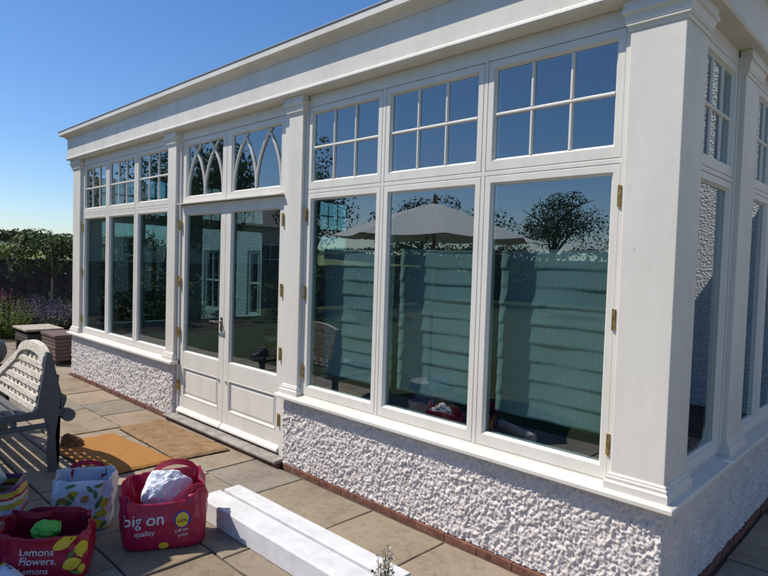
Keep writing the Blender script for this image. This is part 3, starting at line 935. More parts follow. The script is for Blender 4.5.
tree(-9.8, -1.9, zt_, 4.6, (1.4,1.4,1.7), 'dark tree mirrored in the left end windows beside the cottage', 1.6, 4200, .075, 'leaf_dark', 'bark', 71, G2)
tree(-10.6, -5.5, zt_, 5.2, (1.3,1.2,2.0), 'slim dark tree between the two visible cottage windows', 1.8, 4200, .075, 'leaf_dark', 'bark', 72, G2)
tree(-10.4, -10.9, zt_, 5.6, (1.6,1.5,2.2), 'tall dark tree mirrored in the right-hand door and arched light', 1.8, 4600, .075, 'leaf_dark', 'bark', 73, G2)
for k, (bx, by, lb) in enumerate(((-7.4,-3.4,'dark rounded shrub on the lawn nearest the flower border'), (-8.2,-5.6,'dark rounded shrub on the lawn in front of the slim tree'),
                                  (-7.0,-7.2,'dark rounded shrub on the lawn in front of the cottage door end'), (-6.2,-9.6,'dark rounded shrub on the lawn farthest from the patio'))):
    bush(bx, by, zt_, (1.2,1.25,.72+.06*k), lb, 1700, .075, 'leaf_dark' if k % 2 else 'leaf', 90+k, 'shrub', 'shrub', 'shrubs on the lawn')
def hedge(x0, x1, y, h, dpt, n, label, seed):
    rnd = random.Random(seed); m = MB(); z0 = GZ-.03
    for k in range(n):
        f = rnd.random(); x = rnd.uniform(x0, x1); hh = h*(1+.10*noise.noise(Vector((x*.5, seed, 0)))+.05*noise.noise(Vector((x*2, seed, 0))))
        if f < .7: p = Vector((x, y+dpt/2+rnd.gauss(0,.06)+.12*noise.noise(Vector((x*1.2, 3, seed))), z0+rnd.random()*hh))
        else: p = Vector((x, y+rnd.uniform(-dpt/2, dpt/2), z0+hh+rnd.gauss(0,.05)))
        s = rnd.uniform(.08,.17); nr = Vector((rnd.gauss(0,.7), rnd.gauss(.6,.7), rnd.gauss(.4,.7))).normalized()
        u = nr.orthogonal().normalized()*s; w = nr.cross(u)*.5; b = len(m.v)
        m.v += [p-u, p+w, p+u, p-w]; m.f.append([b, b+1, b+2, b+3])
    t = thing('hedge', ((x0+x1)/2, y, z0), label, 'hedge')
    m.build('foliage', M['leaf_dark'], t, recalc=False)
    c = MB(); c.box(x0, x1, y-dpt/2+.05, y+dpt/2-.08, z0, z0+h*.86); c.build('branches', M['bark'], t)
hedge(-26, 12, -25, 2.5, 1.2, 9000, 'long dark hedge behind the photographer mirrored low in the windows', 3)
bush(-7.4, 3.15, GZ, (.85,.95,1.35), 'dark evergreen at the end of the low white wing', 2600, .06, 'leaf_dark', 77)
bush(-4.1, 3.35, GZ, (.75,.4,.30), 'low shrub under the first sash window of the white wing', 900, .05, 'leaf', 79)
bush(-5.7, 3.0, GZ, (.9,.6,.62), 'dark shrub under the second sash window of the white wing', 1400, .055, 'leaf_dark', 80)
cot = thing('cottage', (-17.5, -10, zt_), 'white cottage across the garden mirrored in the door glass', 'cottage')
cfn = lambda s, d, z: (-15.5-d, s, z)
m = MB(); m.box(-19.5, -15.5, -15, -5, zt_, 3.0); m.build('wall', M['house_wall'], cot)
m = MB(); m.loft([[(-19.8,-15.3,3.0005),(-15.2,-15.3,3.0005),(-15.2,-4.7,3.0005),(-19.8,-4.7,3.0005)], [(-17.6,-15.3,4.6),(-17.4,-15.3,4.6),(-17.4,-4.7,4.6),(-17.6,-4.7,4.6)]]); m.build('roof', M['slate'], cot)
for s in (-13.2, -10.6, -7.0):
    m = MB(cfn)
    m.ring(s, s+1.1, .9, 2.3, [(0,0,0,-.002),(0,0,0,-.03),(.09,.09,.09,-.03),(.09,.09,.09,-.002)])
    m.box(s+.0905, s+1.0095, -.026, -.012, 1.575, 1.625); m.box(s+.53, s+.57, -.025, -.012, .9905, 1.5745); m.box(s+.53, s+.57, -.025, -.012, 1.6255, 2.2095)
    w_ = m.build('window', M['frame'], cot)
    q = MB(cfn); q.box(s+.09, s+1.01, -.010, -.004, .99, 2.21); q.build('pane', M['print_dark'], w_)

# ------------------------------------------------------------------ parasol (casts the shade over the bags, mirrored in the windows)
def parasol(x, y):
    t = thing('parasol', (x, y, GZ), 'cream garden parasol mirrored in the middle right-hand window', 'parasol')
    n = 8; rim, apex = 1.92, 2.38; Rp = 1.33
    v = [Vector((x, y, apex))]; f = []
    rings = 7; per = 6
    for k in range(1, rings+1):
        q = k/rings
        for a in range(n*per):
            ang = 2*math.pi*a/(n*per)
            sec = (a % per)/per
            fac = math.cos(math.pi/n)/math.cos((sec-.5)*2*math.pi/n)
            fac *= 1-.03*q*math.sin(sec*math.pi)
            r = Rp*q*fac
            z = apex-(apex-rim)*(q**1.12)-.03*math.sin(sec*math.pi)*q
            v.append(Vector((x+math.cos(ang)*r, y+math.sin(ang)*r, z)))
    NP = n*per
    for a in range(NP): f.append([0, 1+a, 1+(a+1) % NP])
    for k in range(rings-1):
        for a in range(NP):
            f.append([1+k*NP+a, 1+(k+1)*NP+a, 1+(k+1)*NP+(a+1) % NP, 1+k*NP+(a+1) % NP])
    m = MB(); m.v = v; m.f = f
    o = m.build('canopy', M['canvas'], t, smooth=False)
    s = o.modifiers.new('t', 'SOLIDIFY'); s.thickness = .003
    m = MB(); m.tube([(x,y,GZ+.06),(x,y,apex+.0)], .024, 12); m.build('pole', M['wood'], t, smooth=True)
    m = MB(); m.tube([(x,y,apex),(x,y,apex+.04),(x,y,apex+.09),(x,y,apex+.12)], [.02,.026,.02,.006], 12); m.build('finial', M['wood'], t, smooth=True)
    m = MB(); m.tube([(x,y,GZ+.002),(x,y,GZ+.06),(x,y,GZ+.075)], [.26,.25,.06], 24); m.build('base', M['dark_iron'], t)
    for k in range(n):
        a = 2*math.pi*k/n
        m = MB(); m.tube([(x+.03*math.cos(a), y+.03*math.sin(a), apex-.03), (x+Rp*.97*math.cos(a), y+Rp*.97*math.sin(a), rim-.012)], .010, 6); m.build('rib', M['wood'], t)
parasol(1.52, -3.2)

# ------------------------------------------------------------------ garden bench (arched lattice back) at the left edge
def bench():
    xr, xl = 1.75, .35
    t = thing('garden_bench', ((xr+xl)/2, -1.5, GZ), 'weathered garden bench with an arched lattice back and dark iron end', 'bench')
    yb = lambda z: -1.44+(z-.37)*.174            # the back leans a little towards the house
    def top(x):                                  # outline of the back, higher over the near half
        if x > 1.08:
            u = (x-1.415)/.335; return .775+.105*math.sqrt(max(0, 1-u*u))
        return max(.40, .775-(1.08-x)*.52)
    zb = .375
    # lattice: uprights and cross laths (two layers, one behind the other)
    m = MB()
    wv = .056
    x = xr-.075
    while x > xl+.05:
        z1 = top(x)-.05
        if z1 > zb+.05:
            m.loft([[(x-wv/2, yb(zb)-.010, zb), (x+wv/2, yb(zb)-.010, zb), (x+wv/2, yb(zb), zb), (x-wv/2, yb(zb), zb)],
                    [(x-wv/2, yb(z1)-.010, z1), (x+wv/2, yb(z1)-.010, z1), (x+wv/2, yb(z1), z1), (x-wv/2, yb(z1), z1)]])
        x -= .112
    z = zb+.035
    while z < .78:
        # span of this lath
        xa = xl+.03
        while xa < xr and top(xa)-.03 < z+.02: xa += .01
        if xa < xr-.1:
            m.loft([[(q, yb(z-.022)-.022, z-.022), (q, yb(z-.022)-.0105, z-.022), (q, yb(z+.022)-.0105, z+.022), (q, yb(z+.022)-.022, z+.022)] for q in (xa, xr-.035)])
        z += .078
    m.build('lattice', M['weathered'], t, bevel=.003)
    # arched top board
    m = MB(); L = []
    for k in range(57):
        x = xr-.012-(xr-xl-.03)*k/56
        z1 = top(x); z0 = z1-.075
        L.append([(x, yb(z0)-.036, z0), (x, yb(z1)-.036, z1), (x, yb(z1)+.012, z1), (x, yb(z0)+.012, z0)])
    m.loft(L); m.build('top_board', M['weathered'], t, bevel=.004)
    # solid spandrel under the arch shoulders
    # cast end frames: rear post with curved outline, scrolls, arm, legs
    def end(x):
        outl = [(-1.385,.835),(-1.352,.825),(-1.335,.74),(-1.325,.665),(-1.300,.655),(-1.305,.60),(-1.285,.52),(-1.248,.49),(-1.250,.455),(-1.275,.43),(-1.272,.40),
                (-1.300,.36),(-1.325,.20),(-1.315,.02),(-1.300,GZ+.001),(-1.365,GZ+.001),(-1.375,.05),(-1.37,.25),(-1.40,.36),(-1.455,.37),(-1.43,.50),(-1.41,.66)]
        if x < 1: outl = [(p, q if q < .36 else .36+(q-.36)*.22) for p, q in outl]
        m = MB()
        n = len(outl)
        bm = bmesh.new()
        a = [bm.verts.new((x-.02, p[0], p[1])) for p in outl]; b = [bm.verts.new((x+.02, p[0], p[1])) for p in outl]
        bm.faces.new(a); bm.faces.new(b[::-1])
        for k in range(n): bm.faces.new((a[k], b[k], b[(k+1) % n], a[(k+1) % n]))
        bmesh.ops.triangulate(bm, faces=[q for q in bm.faces if len(q.verts) > 4])
        bmesh.ops.recalc_face_normals(bm, faces=bm.faces)
        bm.verts.index_update()
        m.v = [q.co.copy() for q in bm.verts]; m.f = [[q.index for q in fc.verts] for fc in bm.faces]; bm.free()
        def addt(p, r, nn=8):
            mm = MB(); mm.tube(p, r, nn); o = len(m.v); m.v += mm.v; m.f += [[i+o for i in f] for f in mm.f]
        # scroll at the rear of the seat rail
        sc = MB(); sc.tube([(x-.035,-1.235,.345),(x+.035,-1.235,.345)], .047, 20); sc.build('scroll', M['dark_iron'], t, bevel=.004)
        lg = MB(); lg.tube([(x,-1.98,.344),(x,-2.0,.15),(x,-1.96,GZ+.001)], [.025,.02,.028], 8); lg.build('leg', M['dark_iron'], t)
        return m.build('end_frame', M['dark_iron'], t, bevel=.004)
    end(xr); end(xl)
    # seat side rails (double) and slats
    for x in (xr, xl):
        m = MB()
        m.box(x-.022, x+.022, -2.0, -1.25, .345, .400)
        m.box(x-.016, x+.016, -1.98, -1.29, .268, .305)
        m.box(x-.014, x+.014, -1.60, -1.575, .3055, .3415)
        m.build('seat_rail', M['dark_iron'], t, bevel=.004)
    for k in range(7):
        y = -1.50-k*.078
        m = MB(); m.box(xl+.0225, xr-.0225, y-.027, y+.027, .345, .368); m.build('slat', M['dark_iron'], t, bevel=.003)  # dark colour on the slats stands in for shade over the seat
    m = MB(); m.box(xl+.021, xr-.021, -1.345, -1.325, .02, .05); m.build('stretcher', M['dark_iron'], t, bevel=.003)
bench()

# brown wedge of stone by the mat
def rock(cx, cy, label):
    bm = bmesh.new(); bmesh.ops.create_icosphere(bm, subdivisions=3, radius=1)
    m = MB()
    for v in bm.verts:
        p = v.co.copy(); n_ = noise.noise(p*1.3+Vector((3,1,2)))*.35+noise.noise(p*3.1)*.14
        p = p*(1+n_)
        q = Vector((p.x*.075, p.y*.10, max(-.2, p.z)*(.040+.085*max(0, min(1, .75-p.y)))))
        m.v.append(Vector((cx, cy, GZ+.016))+Matrix.Rotation(.6, 3, 'Z') @ q)
    bm.verts.index_update(); m.f = [[v.index for v in f.verts] for f in bm.faces]; bm.free()
    tag(m.build('stone', M['rockbrown'], smooth=False), label, 'stone')
rock(1.28, -1.03, 'brown broken stone lying by the edge of the orange mat')

# ------------------------------------------------------------------ doormats
def doormat(c, mat_, label, h=.024):
    m = MB(); nx, ny = 60, 36
    (x0,y0),(x1,y1),(x2,y2),(x3,y3) = c
    P_ = lambda u, v: Vector(((x0*(1-u)+x1*u)*(1-v)+(x3*(1-u)+x2*u)*v, (y0*(1-u)+y1*u)*(1-v)+(y3*(1-u)+y2*u)*v, 0))
    v = []; f = []
    for i in range(nx+1):
        for j in range(ny+1):
            p = P_(i/nx, j/ny); e = min(i, nx-i, j, ny-j)
            p.z = GZ+.004+(h if e > 0 else h*.35)+random.uniform(-.0022,.0022)*(1 if e else .3)+.004*noise.noise(Vector((i*.12, j*.12, 2)))
            if e == 0: p.x += random.uniform(-.004,.004); p.y += random.uniform(-.004,.004)
            v.append(p)
    for i in range(nx):
        for j in range(ny):
            a = i*(ny+1)+j; f.append([a, a+ny+1, a+ny+2, a+1])
    t = thing('doormat', ((x0+x2)/2, (y0+y2)/2, GZ), label, 'doormat')
    m.v = v; m.f = f; m.build('pile', M[mat_], t, smooth=True, recalc=False)
    m = MB(); lo = [P_(a, b) for a, b in ((0,0),(1,0),(1,1),(0,1))]
    m.loft([[(p.x, p.y, GZ+.0035) for p in lo], [(p.x, p.y, GZ+.009) for p in lo]]); m.build('backing', M['rubber'], t)
doormat([(1.16,-1.20),(2.16,-1.13),(2.16,-.565),(1.13,-.655)], 'coir', 'bright orange coir doormat lying out on the flagstones')
doormat([(.985,-.545),(2.16,-.56),(2.20,-.105),(.965,-.125)], 'coir_worn', 'worn brown doormat lying right in front of the doors')

# ------------------------------------------------------------------ long white foam packing
def foam():
    m = MB()
    x0, x1 = 3.185, 4.70
    pr = [(-.925,GZ+.003),(-.925,.056),(-.919,.062),(-.770,.062),(-.766,.058),(-.764,.014),(-.738,.014),(-.736,.052),(-.732,.057),(-.622,.057),(-.616,.054),(-.616,GZ+.003)]
    n = 40; L = []
    for k in range(n+1):
        x = x0+(x1-x0)*k/n
        w = .0035*noise.noise(Vector((x*2, 3, 1)))
        L.append([(x+(.06*(y+.92) if k == 0 else 0)*-1, y+w, z+(.002*noise.noise(Vector((x*5, y*30, 1))) if z > 0 else 0)) for y, z in pr])
    m.loft(L)
    o = m.build('foam_packaging', M['foam'], bevel=.003)
    tag(o, 'long white foam packaging strip with a groove lying beside the pink bag', 'packaging')
foam()

# ------------------------------------------------------------------ carrier bags
class Bag:
    def __init__(s, c, nd, a0, b0, a1, b1, H, seed, lean=(0,0), front_drop=.0, nexp=3.2, wr=.012, left_lift=0):
        s.c = Vector((*c, GZ+.003)); nd = Vector((*nd, 0)).normalized()
        s.fx = Vector((-nd.y, nd.x, 0)); s.fy = -nd            # local x to the right, -y faces nd
        s.a0, s.b0, s.a1, s.b1, s.H, s.seed, s.lean, s.drop, s.n, s.wr, s.ll = a0, b0, a1, b1, H, seed, lean, front_drop, nexp, wr, left_lift
    def hgt(s, ang):
        c, sn = math.cos(ang), math.sin(ang)
        return s.H*(1 - s.drop*max(0, -sn)**1.0*(1-.35*abs(c)) + .05*noise.noise(Vector((c*1.6, sn*1.6, s.seed)))) + s.ll*(-c)
    def pt(s, ang, t, off=0):
        e = 2/s.n; c, sn = math.cos(ang), math.sin(ang)
        bulge = 1+.07*math.sin(t*math.pi)
        a = (s.a0+(s.a1-s.a0)*t)*bulge; b = (s.b0+(s.b1-s.b0)*t)*bulge
        rb = min(1, .93+t*1.4) if t < .05 else 1
        x = math.copysign(abs(c)**e, c)*a*rb; y = math.copysign(abs(sn)**e, sn)*b*rb
        q = Vector((c*1.4, sn*1.4, t*1.2+s.seed))
        w = noise.noise(q*2.1)*1.2+noise.noise(q*4.7+Vector((1,5,2)))*.7+noise.noise(q*10)*.25
        r = 1+s.wr/max(a, .05)*w*(.25+t)
        x *= r; y *= r
        nl = Vector((x/a/a, y/b/b, 0)); nl = nl.normalized() if nl.length > 0 else Vector((0,-1,0))
        x += nl.x*off; y += nl.y*off
        x += s.lean[0]*t; y += s.lean[1]*t
        return s.c+s.fx*x+s.fy*y+Vector((0,0,s.hgt(ang)*t))
    def xy(s, X, Z, off=.003):
        """point on the front face at local x X and height Z"""
        t = min(max(Z/s.H, 0.02), .98)
        for _ in range(3):
            a = (s.a0+(s.a1-s.a0)*t)*(1+.07*math.sin(t*math.pi))
            k = max(-.999, min(.999, (X-s.lean[0]*t)/a))
            c = math.copysign(abs(k)**(s.n/2), k)
            ang = -math.acos(max(-1, min(1, c)))
            t = min(max(Z/s.hgt(ang), .01), .99)
        return s.pt(ang, t, off)
    def build(s, name, mat_, label, cat='bag', group=None):
        s.t = thing(name, s.c, label, cat, group)
        nu, nt_ = 72, 22
        m = MB(); v = []; f = []
        for j in range(nt_+1):
            for i in range(nu): v.append(s.pt(2*math.pi*i/nu, j/nt_))
        for j in range(nt_):
            for i in range(nu):
                f.append([j*nu+i, j*nu+(i+1) % nu, (j+1)*nu+(i+1) % nu, (j+1)*nu+i])
        f.append(list(range(nu))[::-1])
        m.v = v; m.f = f
        o = m.build('body', M[mat_], s.t, smooth=True)
        sm = o.modifiers.new('t', 'SOLIDIFY'); sm.thickness = .0025; sm.offset = -1
        s.body = o
        return o
    def handle(s, mat_, front=True, x0=-.08, x1=.08, up=.10, flop=0, w=.028, down=.08):
        pts = []
        sg = -1 if front else 1
        def edge(X, dz):
            t = 1-dz/s.H
            a = s.a0+(s.a1-s.a0)*t
            k = max(-.98, min(.98, X/a)); c = math.copysign(abs(k)**(s.n/2), k)
            ang = math.acos(c)*sg
            return s.pt(ang, max(.05, t), .005)
        A, A2, B, B2 = edge(x0, down), edge(x0, 0), edge(x1, 0), edge(x1, down)
        pts = [A, A2]
        for k in range(1, 12):
            q = k/12
            p = A2.lerp(B, q); h = math.sin(q*math.pi)**.6*up
            p = p+Vector((0,0,h*(1-abs(flop)*.7)))+s.fy*(-flop*h)
            pts.append(p)
        pts += [B, B2]
        m = MB(); loops = []
        for i, p in enumerate(pts):
            tg = (pts[min(i+1, len(pts)-1)]-pts[max(0, i-1)]).normalized()
            sd = tg.cross(s.fy).normalized()
            loops.append([p+sd*w/2, p+sd*w/2-s.fy*.003, p-sd*w/2-s.fy*.003, p-sd*w/2])
        m.loft(loops); m.build('handle', M[mat_], s.t)
    def text(s, txt, X, Z, size, mat_, rot=0, off=.004, shear=0):
        cu = bpy.data.curves.new('t', 'FONT'); cu.body = txt; cu.size = size; cu.resolution_u = 3; cu.shear = shear
        cu.offset = size*.012
        ob = bpy.data.objects.new('t', cu); col.objects.link(ob)
        dg = bpy.context.evaluated_depsgraph_get(); me = bpy.data.meshes.new_from_object(ob.evaluated_get(dg))
        bpy.data.objects.remove(ob)
        bm = bmesh.new(); bm.from_mesh(me)
        bmesh.ops.triangulate(bm, faces=bm.faces)
        for _ in range(2):
            ed = [e for e in bm.edges if e.calc_length() > size*.25]
            if ed: bmesh.ops.subdivide_edges(bm, edges=ed, cuts=1)
        bmesh.ops.triangulate(bm, faces=bm.faces)
        bm.verts.index_update()
        m = MB(); cr, sr = math.cos(rot), math.sin(rot)
        m.v = [s.xy(X+v.co.x*cr-v.co.y*sr, Z+v.co.x*sr+v.co.y*cr, off) for v in bm.verts]
        m.f = [[v.index for v in fc.verts] for fc in bm.faces]; bm.free()
        m.build('lettering', M[mat_], s.body, recalc=False)
    def patch(s, X, Z, rx, rz, rot, mat_, off=.003, name='print', lemon=False):
        m = MB(); n = 20; v = [s.xy(X, Z, off)]; f = []
        cr, sr = math.cos(rot), math.sin(rot)
        for ring in (.5, 1):
            for k in range(n):
                a = 2*math.pi*k/n; q = 1+(.16*abs(math.cos(a))**6 if lemon else 0)
                px, pz = math.cos(a)*rx*ring*q, math.sin(a)*rz*ring
                v.append(s.xy(X+px*cr-pz*sr, Z+px*sr+pz*cr, off))
        for k in range(n): f.append([0, 1+k, 1+(k+1) % n])
        for k in range(n): f.append([1+k, 1+n+k, 1+n+(k+1) % n, 1+(k+1) % n])
        m.v = v; m.f = f; m.build(name, M[mat_], s.body, recalc=False)

def crumple(c, rad, mat_, label, name='plastic_bag', seed=1, tilt=0, cat='plastic bag', extra=None, pk=1.0):
    bm = bmesh.new(); bmesh.ops.create_icosphere(bm, subdivisions=5, radius=1)
    m = MB(); rnd = random.Random(seed*13)
    planes = [(Vector((rnd.gauss(0,1), rnd.gauss(0,1), rnd.gauss(0,1))).normalized(), rnd.uniform(.72, 1.0)) for _ in range(46)]
    for v in bm.verts:
        p = v.co.copy(); q = p*1.5+Vector((seed*3.1, seed, 0))
        wp = (p+noise.noise_vector(q*1.2)*.16).normalized()
        k = min((h/max(wp.dot(n), .05) for n, h in planes))
        k = min(k, 1.25)-.10*abs(noise.noise(q*1.4))-.05*abs(noise.noise(q*4))
        k += .18*max(0, noise.noise(q*.8))
        w = Vector((p.x*rad[0], p.y*rad[1], p.z*rad[2]*(1.15 if p.z > 0 else 1)))*k*pk
        w.x += tilt*w.z
        m.v.append(Vector(c)+w)
    bm.verts.index_update(); m.f = [[v.index for v in f.verts] for f in bm.faces]; bm.free()
    o = m.build(name, M[mat_], smooth=False)
    return tag(o, label, cat), m

camdir = lambda x, y: (6.54-x, -2.76-y)
# magenta bag in the middle
b1 = Bag((3.35,-1.22), (.90,-.50), .215, .13, .212, .14, .36, 3.3, lean=(-.012,.0), front_drop=.26, left_lift=-.015, nexp=5, wr=.02)
b1.build('shopping_bag', 'bag_pink', 'magenta shopping bag with a yellow round badge stuffed with white plastic')
b1.handle('strap', False, -.05, .16, .055, .25, .035)
b1.handle('strap', True, .10, .20, .03, -.6, .035, .04)
b1.text('big on', -.213, .150, .088, 'print_white', .03)
b1.text('quality', -.150, .095, .040, 'print_white', .03)
b1.patch(.095, .170, .044, .050, 0, 'print_blue', .003, 'badge')
b1.patch(.095, .170, .037, .042, 0, 'print_yellow', .0045, 'badge')
b1.text('LIDL', .068, .157, .026, 'print_dark', .12, .007)
b1.text('Lidl on', .058, .098, .026, 'print_white', .12)
b1.text('price', .075, .072, .026, 'print_white', .12)
b1.patch(.0, .028, .026, .020, 0, 'print_yellow', .003, 'badge')
o_, _ = crumple((3.31,-1.215,.215), (.115,.145,.13), 'white_plastic', 'crumpled white plastic bag sticking out of the magenta bag', seed=2)
for k, (dx, dz, L) in enumerate(((.06,.07,.07), (.10,.02,.07), (-.03,-.04,.06))):
    pass
# pink lemon bag nearest the camera
b2 = Bag((3.32,-1.82), (.90,-.44), .185, .11, .192, .112, .285, 8.1, front_drop=.16, left_lift=.025, nexp=5, wr=.02)
b2.build('shopping_bag', 'bag_pink_two', 'deep pink shopping bag printed with lemons and the words lemons flowers')
b2.handle('strap_dark', False, -.10, .15, .02, .6, .03)
b2.handle('strap_dark', False, -.16, .02, .05, 1.5, .03)
for k, (s_, Z) in enumerate((('Lemons', .165), ('Flowers.', .120), ('Lemons', .075), ('Flowers.', .030))):
    b2.text(s_, -.115, Z, .050 if k < 2 else .042, 'print_white', -.10)
for (X, Z, rx, rz, ro) in ((.085,.205,.046,.028,.55), (.162,.165,.022,.042,.0), (.120,.095,.036,.030,.3), (-.165,.115,.016,.026,.2), (.02,.026,.040,.020,.1), (.165,.06,.016,.026,0)):
    b2.patch(X, Z, rx, rz, ro, 'print_yellow', .003, 'lemon_print', True)
for (X, Z, ro) in ((.120,.145,1.0), (.135,.05,-.6), (-.155,.06,.7)):
    b2.patch(X, Z, .022, .009, ro, 'print_green', .0045, 'leaf_print', True)
crumple((3.29,-1.82,.155), (.085,.085,.05), 'green_plastic', 'crumpled bright green plastic packet inside the pink lemon bag', 'plastic_packet', 5, cat='packet')
# white bag with lemons and leaves
b3 = Bag((2.85,-1.50), (.90,-.46), .155, .10, .152, .095, .32, 5.5, lean=(.02,.0), front_drop=.08, nexp=5, wr=.026)
b3.build('shopping_bag', 'bag_floral', 'white shopping bag printed with lemons and green leaves')
rb = random.Random(4)
for k in range(26):
    X = rb.uniform(-.13,.13); Z = rb.uniform(.03,.28)
    kind = rb.choice(['y','g','g','g','o','y'])
    if kind == 'y': b3.patch(X, Z, .030, .021, rb.uniform(0,3), 'print_yellow', .003+k*.0001, 'lemon_print', True)
    elif kind == 'g': b3.patch(X, Z, .022, .010, rb.uniform(0,3), 'print_green', .0031+k*.0001, 'leaf_print', True)
    else: b3.patch(X, Z, .024, .018, rb.uniform(0,3), 'print_orange', .0032+k*.0001, 'fruit_print')
b3.handle('strap', False, -.09, .09, .06, .5, .028)

# striped bag at the left edge
b4 = Bag((2.68,-1.98), (.88,-.48), .19, .12, .20, .13, .33, 9.4, front_drop=.04, nexp=5, wr=.015)
b4.build('shopping_bag', 'striped', 'striped shopping bag in red, yellow and cream at the left edge')
b4.handle('strap_dark', True, -.09, .09, .08, -.9, .028)
crumple((2.66,-1.97,.29), (.12,.13,.10), 'blue_plastic', 'crumpled pale blue plastic bag on top of the striped bag', seed=7)
# rolled spotted fabric
def roll():
    t = thing('rolled_fabric', (3.42,-2.0,GZ), 'white spotted roll of fabric lying in front of the pink lemon bag', 'roll')
    a, b = Vector((3.36,-2.035,GZ+.10)), Vector((3.80,-1.955,GZ+.055))
    L = []; d = (b-a).normalized(); u = d.orthogonal().normalized(); w = d.cross(u)
    for k in range(25):
        q = k/24; p = a.lerp(b, q); r = .052*(.95+.07*noise.noise(Vector((q*6, 1, 2))))
        if k in (0, 24): r *= .9
        L.append([p+(u*math.cos(2*math.pi*i/28)+w*math.sin(2*math.pi*i/28))*r*(1+.03*math.sin(i*1.7+q*5)) for i in range(28)])
    m = MB(); m.loft(L); m.build('cloth', M['dotted'], t, smooth=True, bevel=.004)
    m = MB(); m.tube([a-d*.004, a+d*.0], .03, 20); m.build('core', M['rubber'], t)
roll()
o_, _ = crumple((3.12,-2.10,GZ+.10), (.20,.13,.10), 'navy', 'dark navy folded coat heaped at the left edge below the striped bag', 'folded_coat', 11, cat='coat')

# small flowering weed in front of the foam
def weed():
    x, y = 4.745, -.86
    t = thing('flowering_plant', (x, y, GZ), 'small plant with tiny cream flowers in front of the white foam', 'plant')
    rnd = random.Random(3); st, lf, fw = MB(), MB(), MB()
    for k in range(18):
        a = rnd.uniform(0, 6.28); r = rnd.uniform(.01, .055); h = rnd.uniform(.20, .36)
        b = Vector((x+math.cos(a)*.008, y+math.sin(a)*.008, GZ)); e = Vector((x+math.cos(a)*r, y+math.sin(a)*r, GZ+h))
        md = b.lerp(e, .55)+Vector((rnd.uniform(-.008,.008), rnd.uniform(-.008,.008), 0))
        mm = MB(); mm.tube([b, md, e], [.0022,.0018,.0012], 5); o = len(st.v); st.v += mm.v; st.f += [[i+o for i in f] for f in mm.f]
        for q in range(15):
            s = rnd.uniform(.15, 1); p = b.lerp(md, s*2) if s < .5 else md.lerp(e, s*2-1)
            tgt = fw if s > .5 and rnd.random() < .75 else lf
            for _ in range(4 if tgt is fw else 2):
                d = Vector((rnd.gauss(0,1), rnd.gauss(0,1), rnd.gauss(.4,.8))).normalized(); sz = rnd.uniform(.009,.017)
                pp = p+d*rnd.uniform(0, .010)
                u = d*sz; w = d.orthogonal().normalized()*sz*.42
                bb = len(tgt.v); tgt.v += [pp, pp+u*.5+w, pp+u, pp+u*.5-w]; tgt.f.append([bb, bb+1, bb+2, bb+3])
    st.build('stem', M['leaf_grey'], t); lf.build('foliage', M['leaf'], t, recalc=False); fw.build('flowers', M['whiteflower'], t, recalc=False)
weed()

# ------------------------------------------------------------------ rattan furniture and grey ball beyond the bench
def ottoman():
    x0, x1, y0, y1 = -3.35, -2.72, .02, .72
    t = thing('rattan_stool', ((x0+x1)/2, (y0+y1)/2, GZ), 'brown rattan stool box by the far corner of the conservatory', 'stool')
    m = MB(); z = GZ+.07; k = 0
    while z < .33:
        o = .004*(k % 2)
        m.box(x0-o, x1+o, y0-o, y1+o, z, z+.052); z += .0535; k += 1
    m.build('woven_side', M['rattan'], t, bevel=.012)
    m = MB(); m.box(x0-.015, x1+.015, y0-.015, y1+.015, .338, .385); m.build('top', M['rattan'], t, bevel=.01)
    for (a, b) in ((x0+.04,y0+.04),(x1-.04,y0+.04),(x0+.04,y1-.04),(x1-.04,y1-.04)):
        m = MB(); m.box(a-.025, a+.025, b-.025, b+.025, GZ+.001, GZ+.0695); m.build('foot', M['rattan_dark'], t)
ottoman()
def low_table():
    x0, x1, y0, y1 = -4.55, -3.85, -.04, .45
    t = thing('rattan_table', ((x0+x1)/2, (y0+y1)/2, GZ), 'low dark rattan table with a pale top behind the rattan stool', 'table')
    m = MB(); m.box(x0-.03, x1+.03, y0-.03, y1+.03, .325, .36); m.build('table_top', M['table_top'], t, bevel=.008)
    m = MB(); z = .14; k = 0
    while z < .27:
        o = .003*(k % 2); m.box(x0-o, x1+o, y0-o, y1+o, z, z+.044); z += .0455; k += 1
    m.build('woven_side', M['rattan_dark'], t, bevel=.01)
    for (a, b) in ((x0+.04,y0+.04),(x1-.04,y0+.04),(x0+.04,y1-.04),(x1-.04,y1-.04)):
        m = MB(); m.box(a-.03, a+.03, b-.03, b+.03, GZ+.001, .139); m.build('leg', M['rattan_dark'], t)
low_table()
def ball():
    bm = bmesh.new(); bmesh.ops.create_uvsphere(bm, u_segments=40, v_segments=24, radius=.21)
    m = MB(); c = Vector((-3.3,-.66,GZ+.205)); m.v = [v.co+c for v in bm.verts]; bm.verts.index_update()
    m.f = [[v.index for v in f.verts] for f in bm.faces]; bm.free()
    tag(m.build('garden_sphere', M['greyball'], smooth=True), 'smooth grey sphere standing on the paving at the left edge', 'garden ornament')
ball()

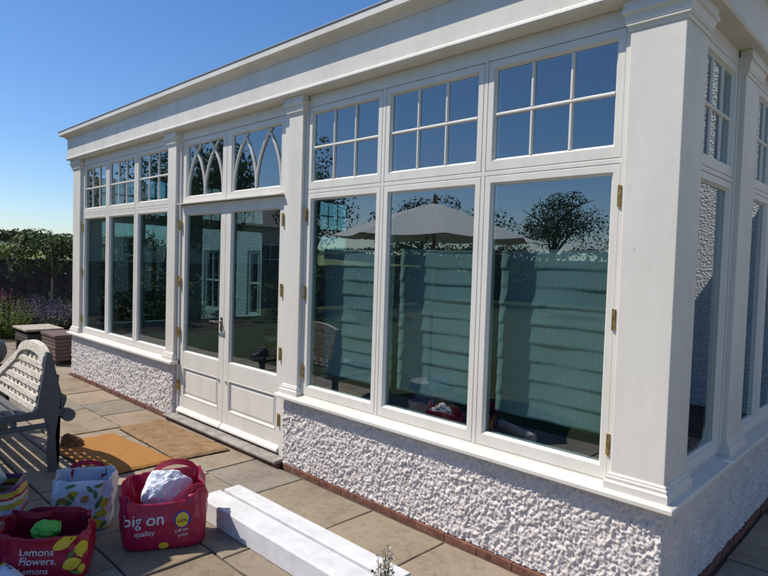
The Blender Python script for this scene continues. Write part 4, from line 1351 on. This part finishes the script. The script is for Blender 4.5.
# ------------------------------------------------------------------ camera
C = Vector((6.54202255,-2.76366222,1.56016012))
Rv = Vector((0.71636436,0.69706879,0.03028525)); Uv = Vector((-0.05032228,0.00832523,0.99869833)); Fv = Vector((-0.69590931,0.71695592,-0.04104199))
cd = bpy.data.cameras.new('camera'); cam = bpy.data.objects.new('camera', cd); col.objects.link(cam)
mw = Matrix.Identity(4)
for r in range(3):
    mw[r][0] = Rv[r]; mw[r][1] = Uv[r]; mw[r][2] = -Fv[r]; mw[r][3] = C[r]
cam.matrix_world = mw
cd.sensor_width = 36; cd.sensor_fit = 'HORIZONTAL'; cd.lens = 589.63/768*36; cd.clip_end = 3000; cd.clip_start = .02
scene.camera = cam

# ------------------------------------------------------------------ light
AZ, EL = R(50), R(53)      # azimuth from the facade normal, towards the left; elevation
S = Vector((-math.sin(AZ)*math.cos(EL), -math.cos(AZ)*math.cos(EL), math.sin(EL)))
sl = bpy.data.lights.new('sun', 'SUN'); sl.energy = 4.9; sl.angle = R(.5); sl.color = (1, .93, .82)
so = bpy.data.objects.new('sun', sl); col.objects.link(so); so.location = (0, -5, 12)
so.rotation_euler = S.to_track_quat('Z', 'Y').to_euler()
w = bpy.data.worlds.new('World'); scene.world = w; w.use_nodes = True
nt = w.node_tree; bg = nt.nodes['Background']; bg.inputs[1].default_value = .11
sk = nt.nodes.new('ShaderNodeTexSky'); sk.sky_type = 'NISHITA'; sk.sun_disc = False
sk.sun_elevation = EL; sk.sun_rotation = math.atan2(S.x, S.y)
sk.air_density = 1.0; sk.dust_density = .3; sk.ozone_density = 2.5
hs = nt.nodes.new('ShaderNodeHueSaturation'); hs.inputs['Saturation'].default_value = 1.2
nt.links.new(sk.outputs[0], hs.inputs['Color']); nt.links.new(mixc(nt, 1.0, hs.outputs[0], (.90,.97,1.12), 'MULTIPLY'), bg.inputs[0])

scene.view_settings.view_transform = 'Standard'; scene.view_settings.look = 'None'
scene.view_settings.exposure = .17; scene.view_settings.gamma = 1
scene.view_settings.use_curve_mapping = False
scene.render.engine = 'CYCLES'
scene.cycles.max_bounces = 8; scene.cycles.transparent_max_bounces = 16
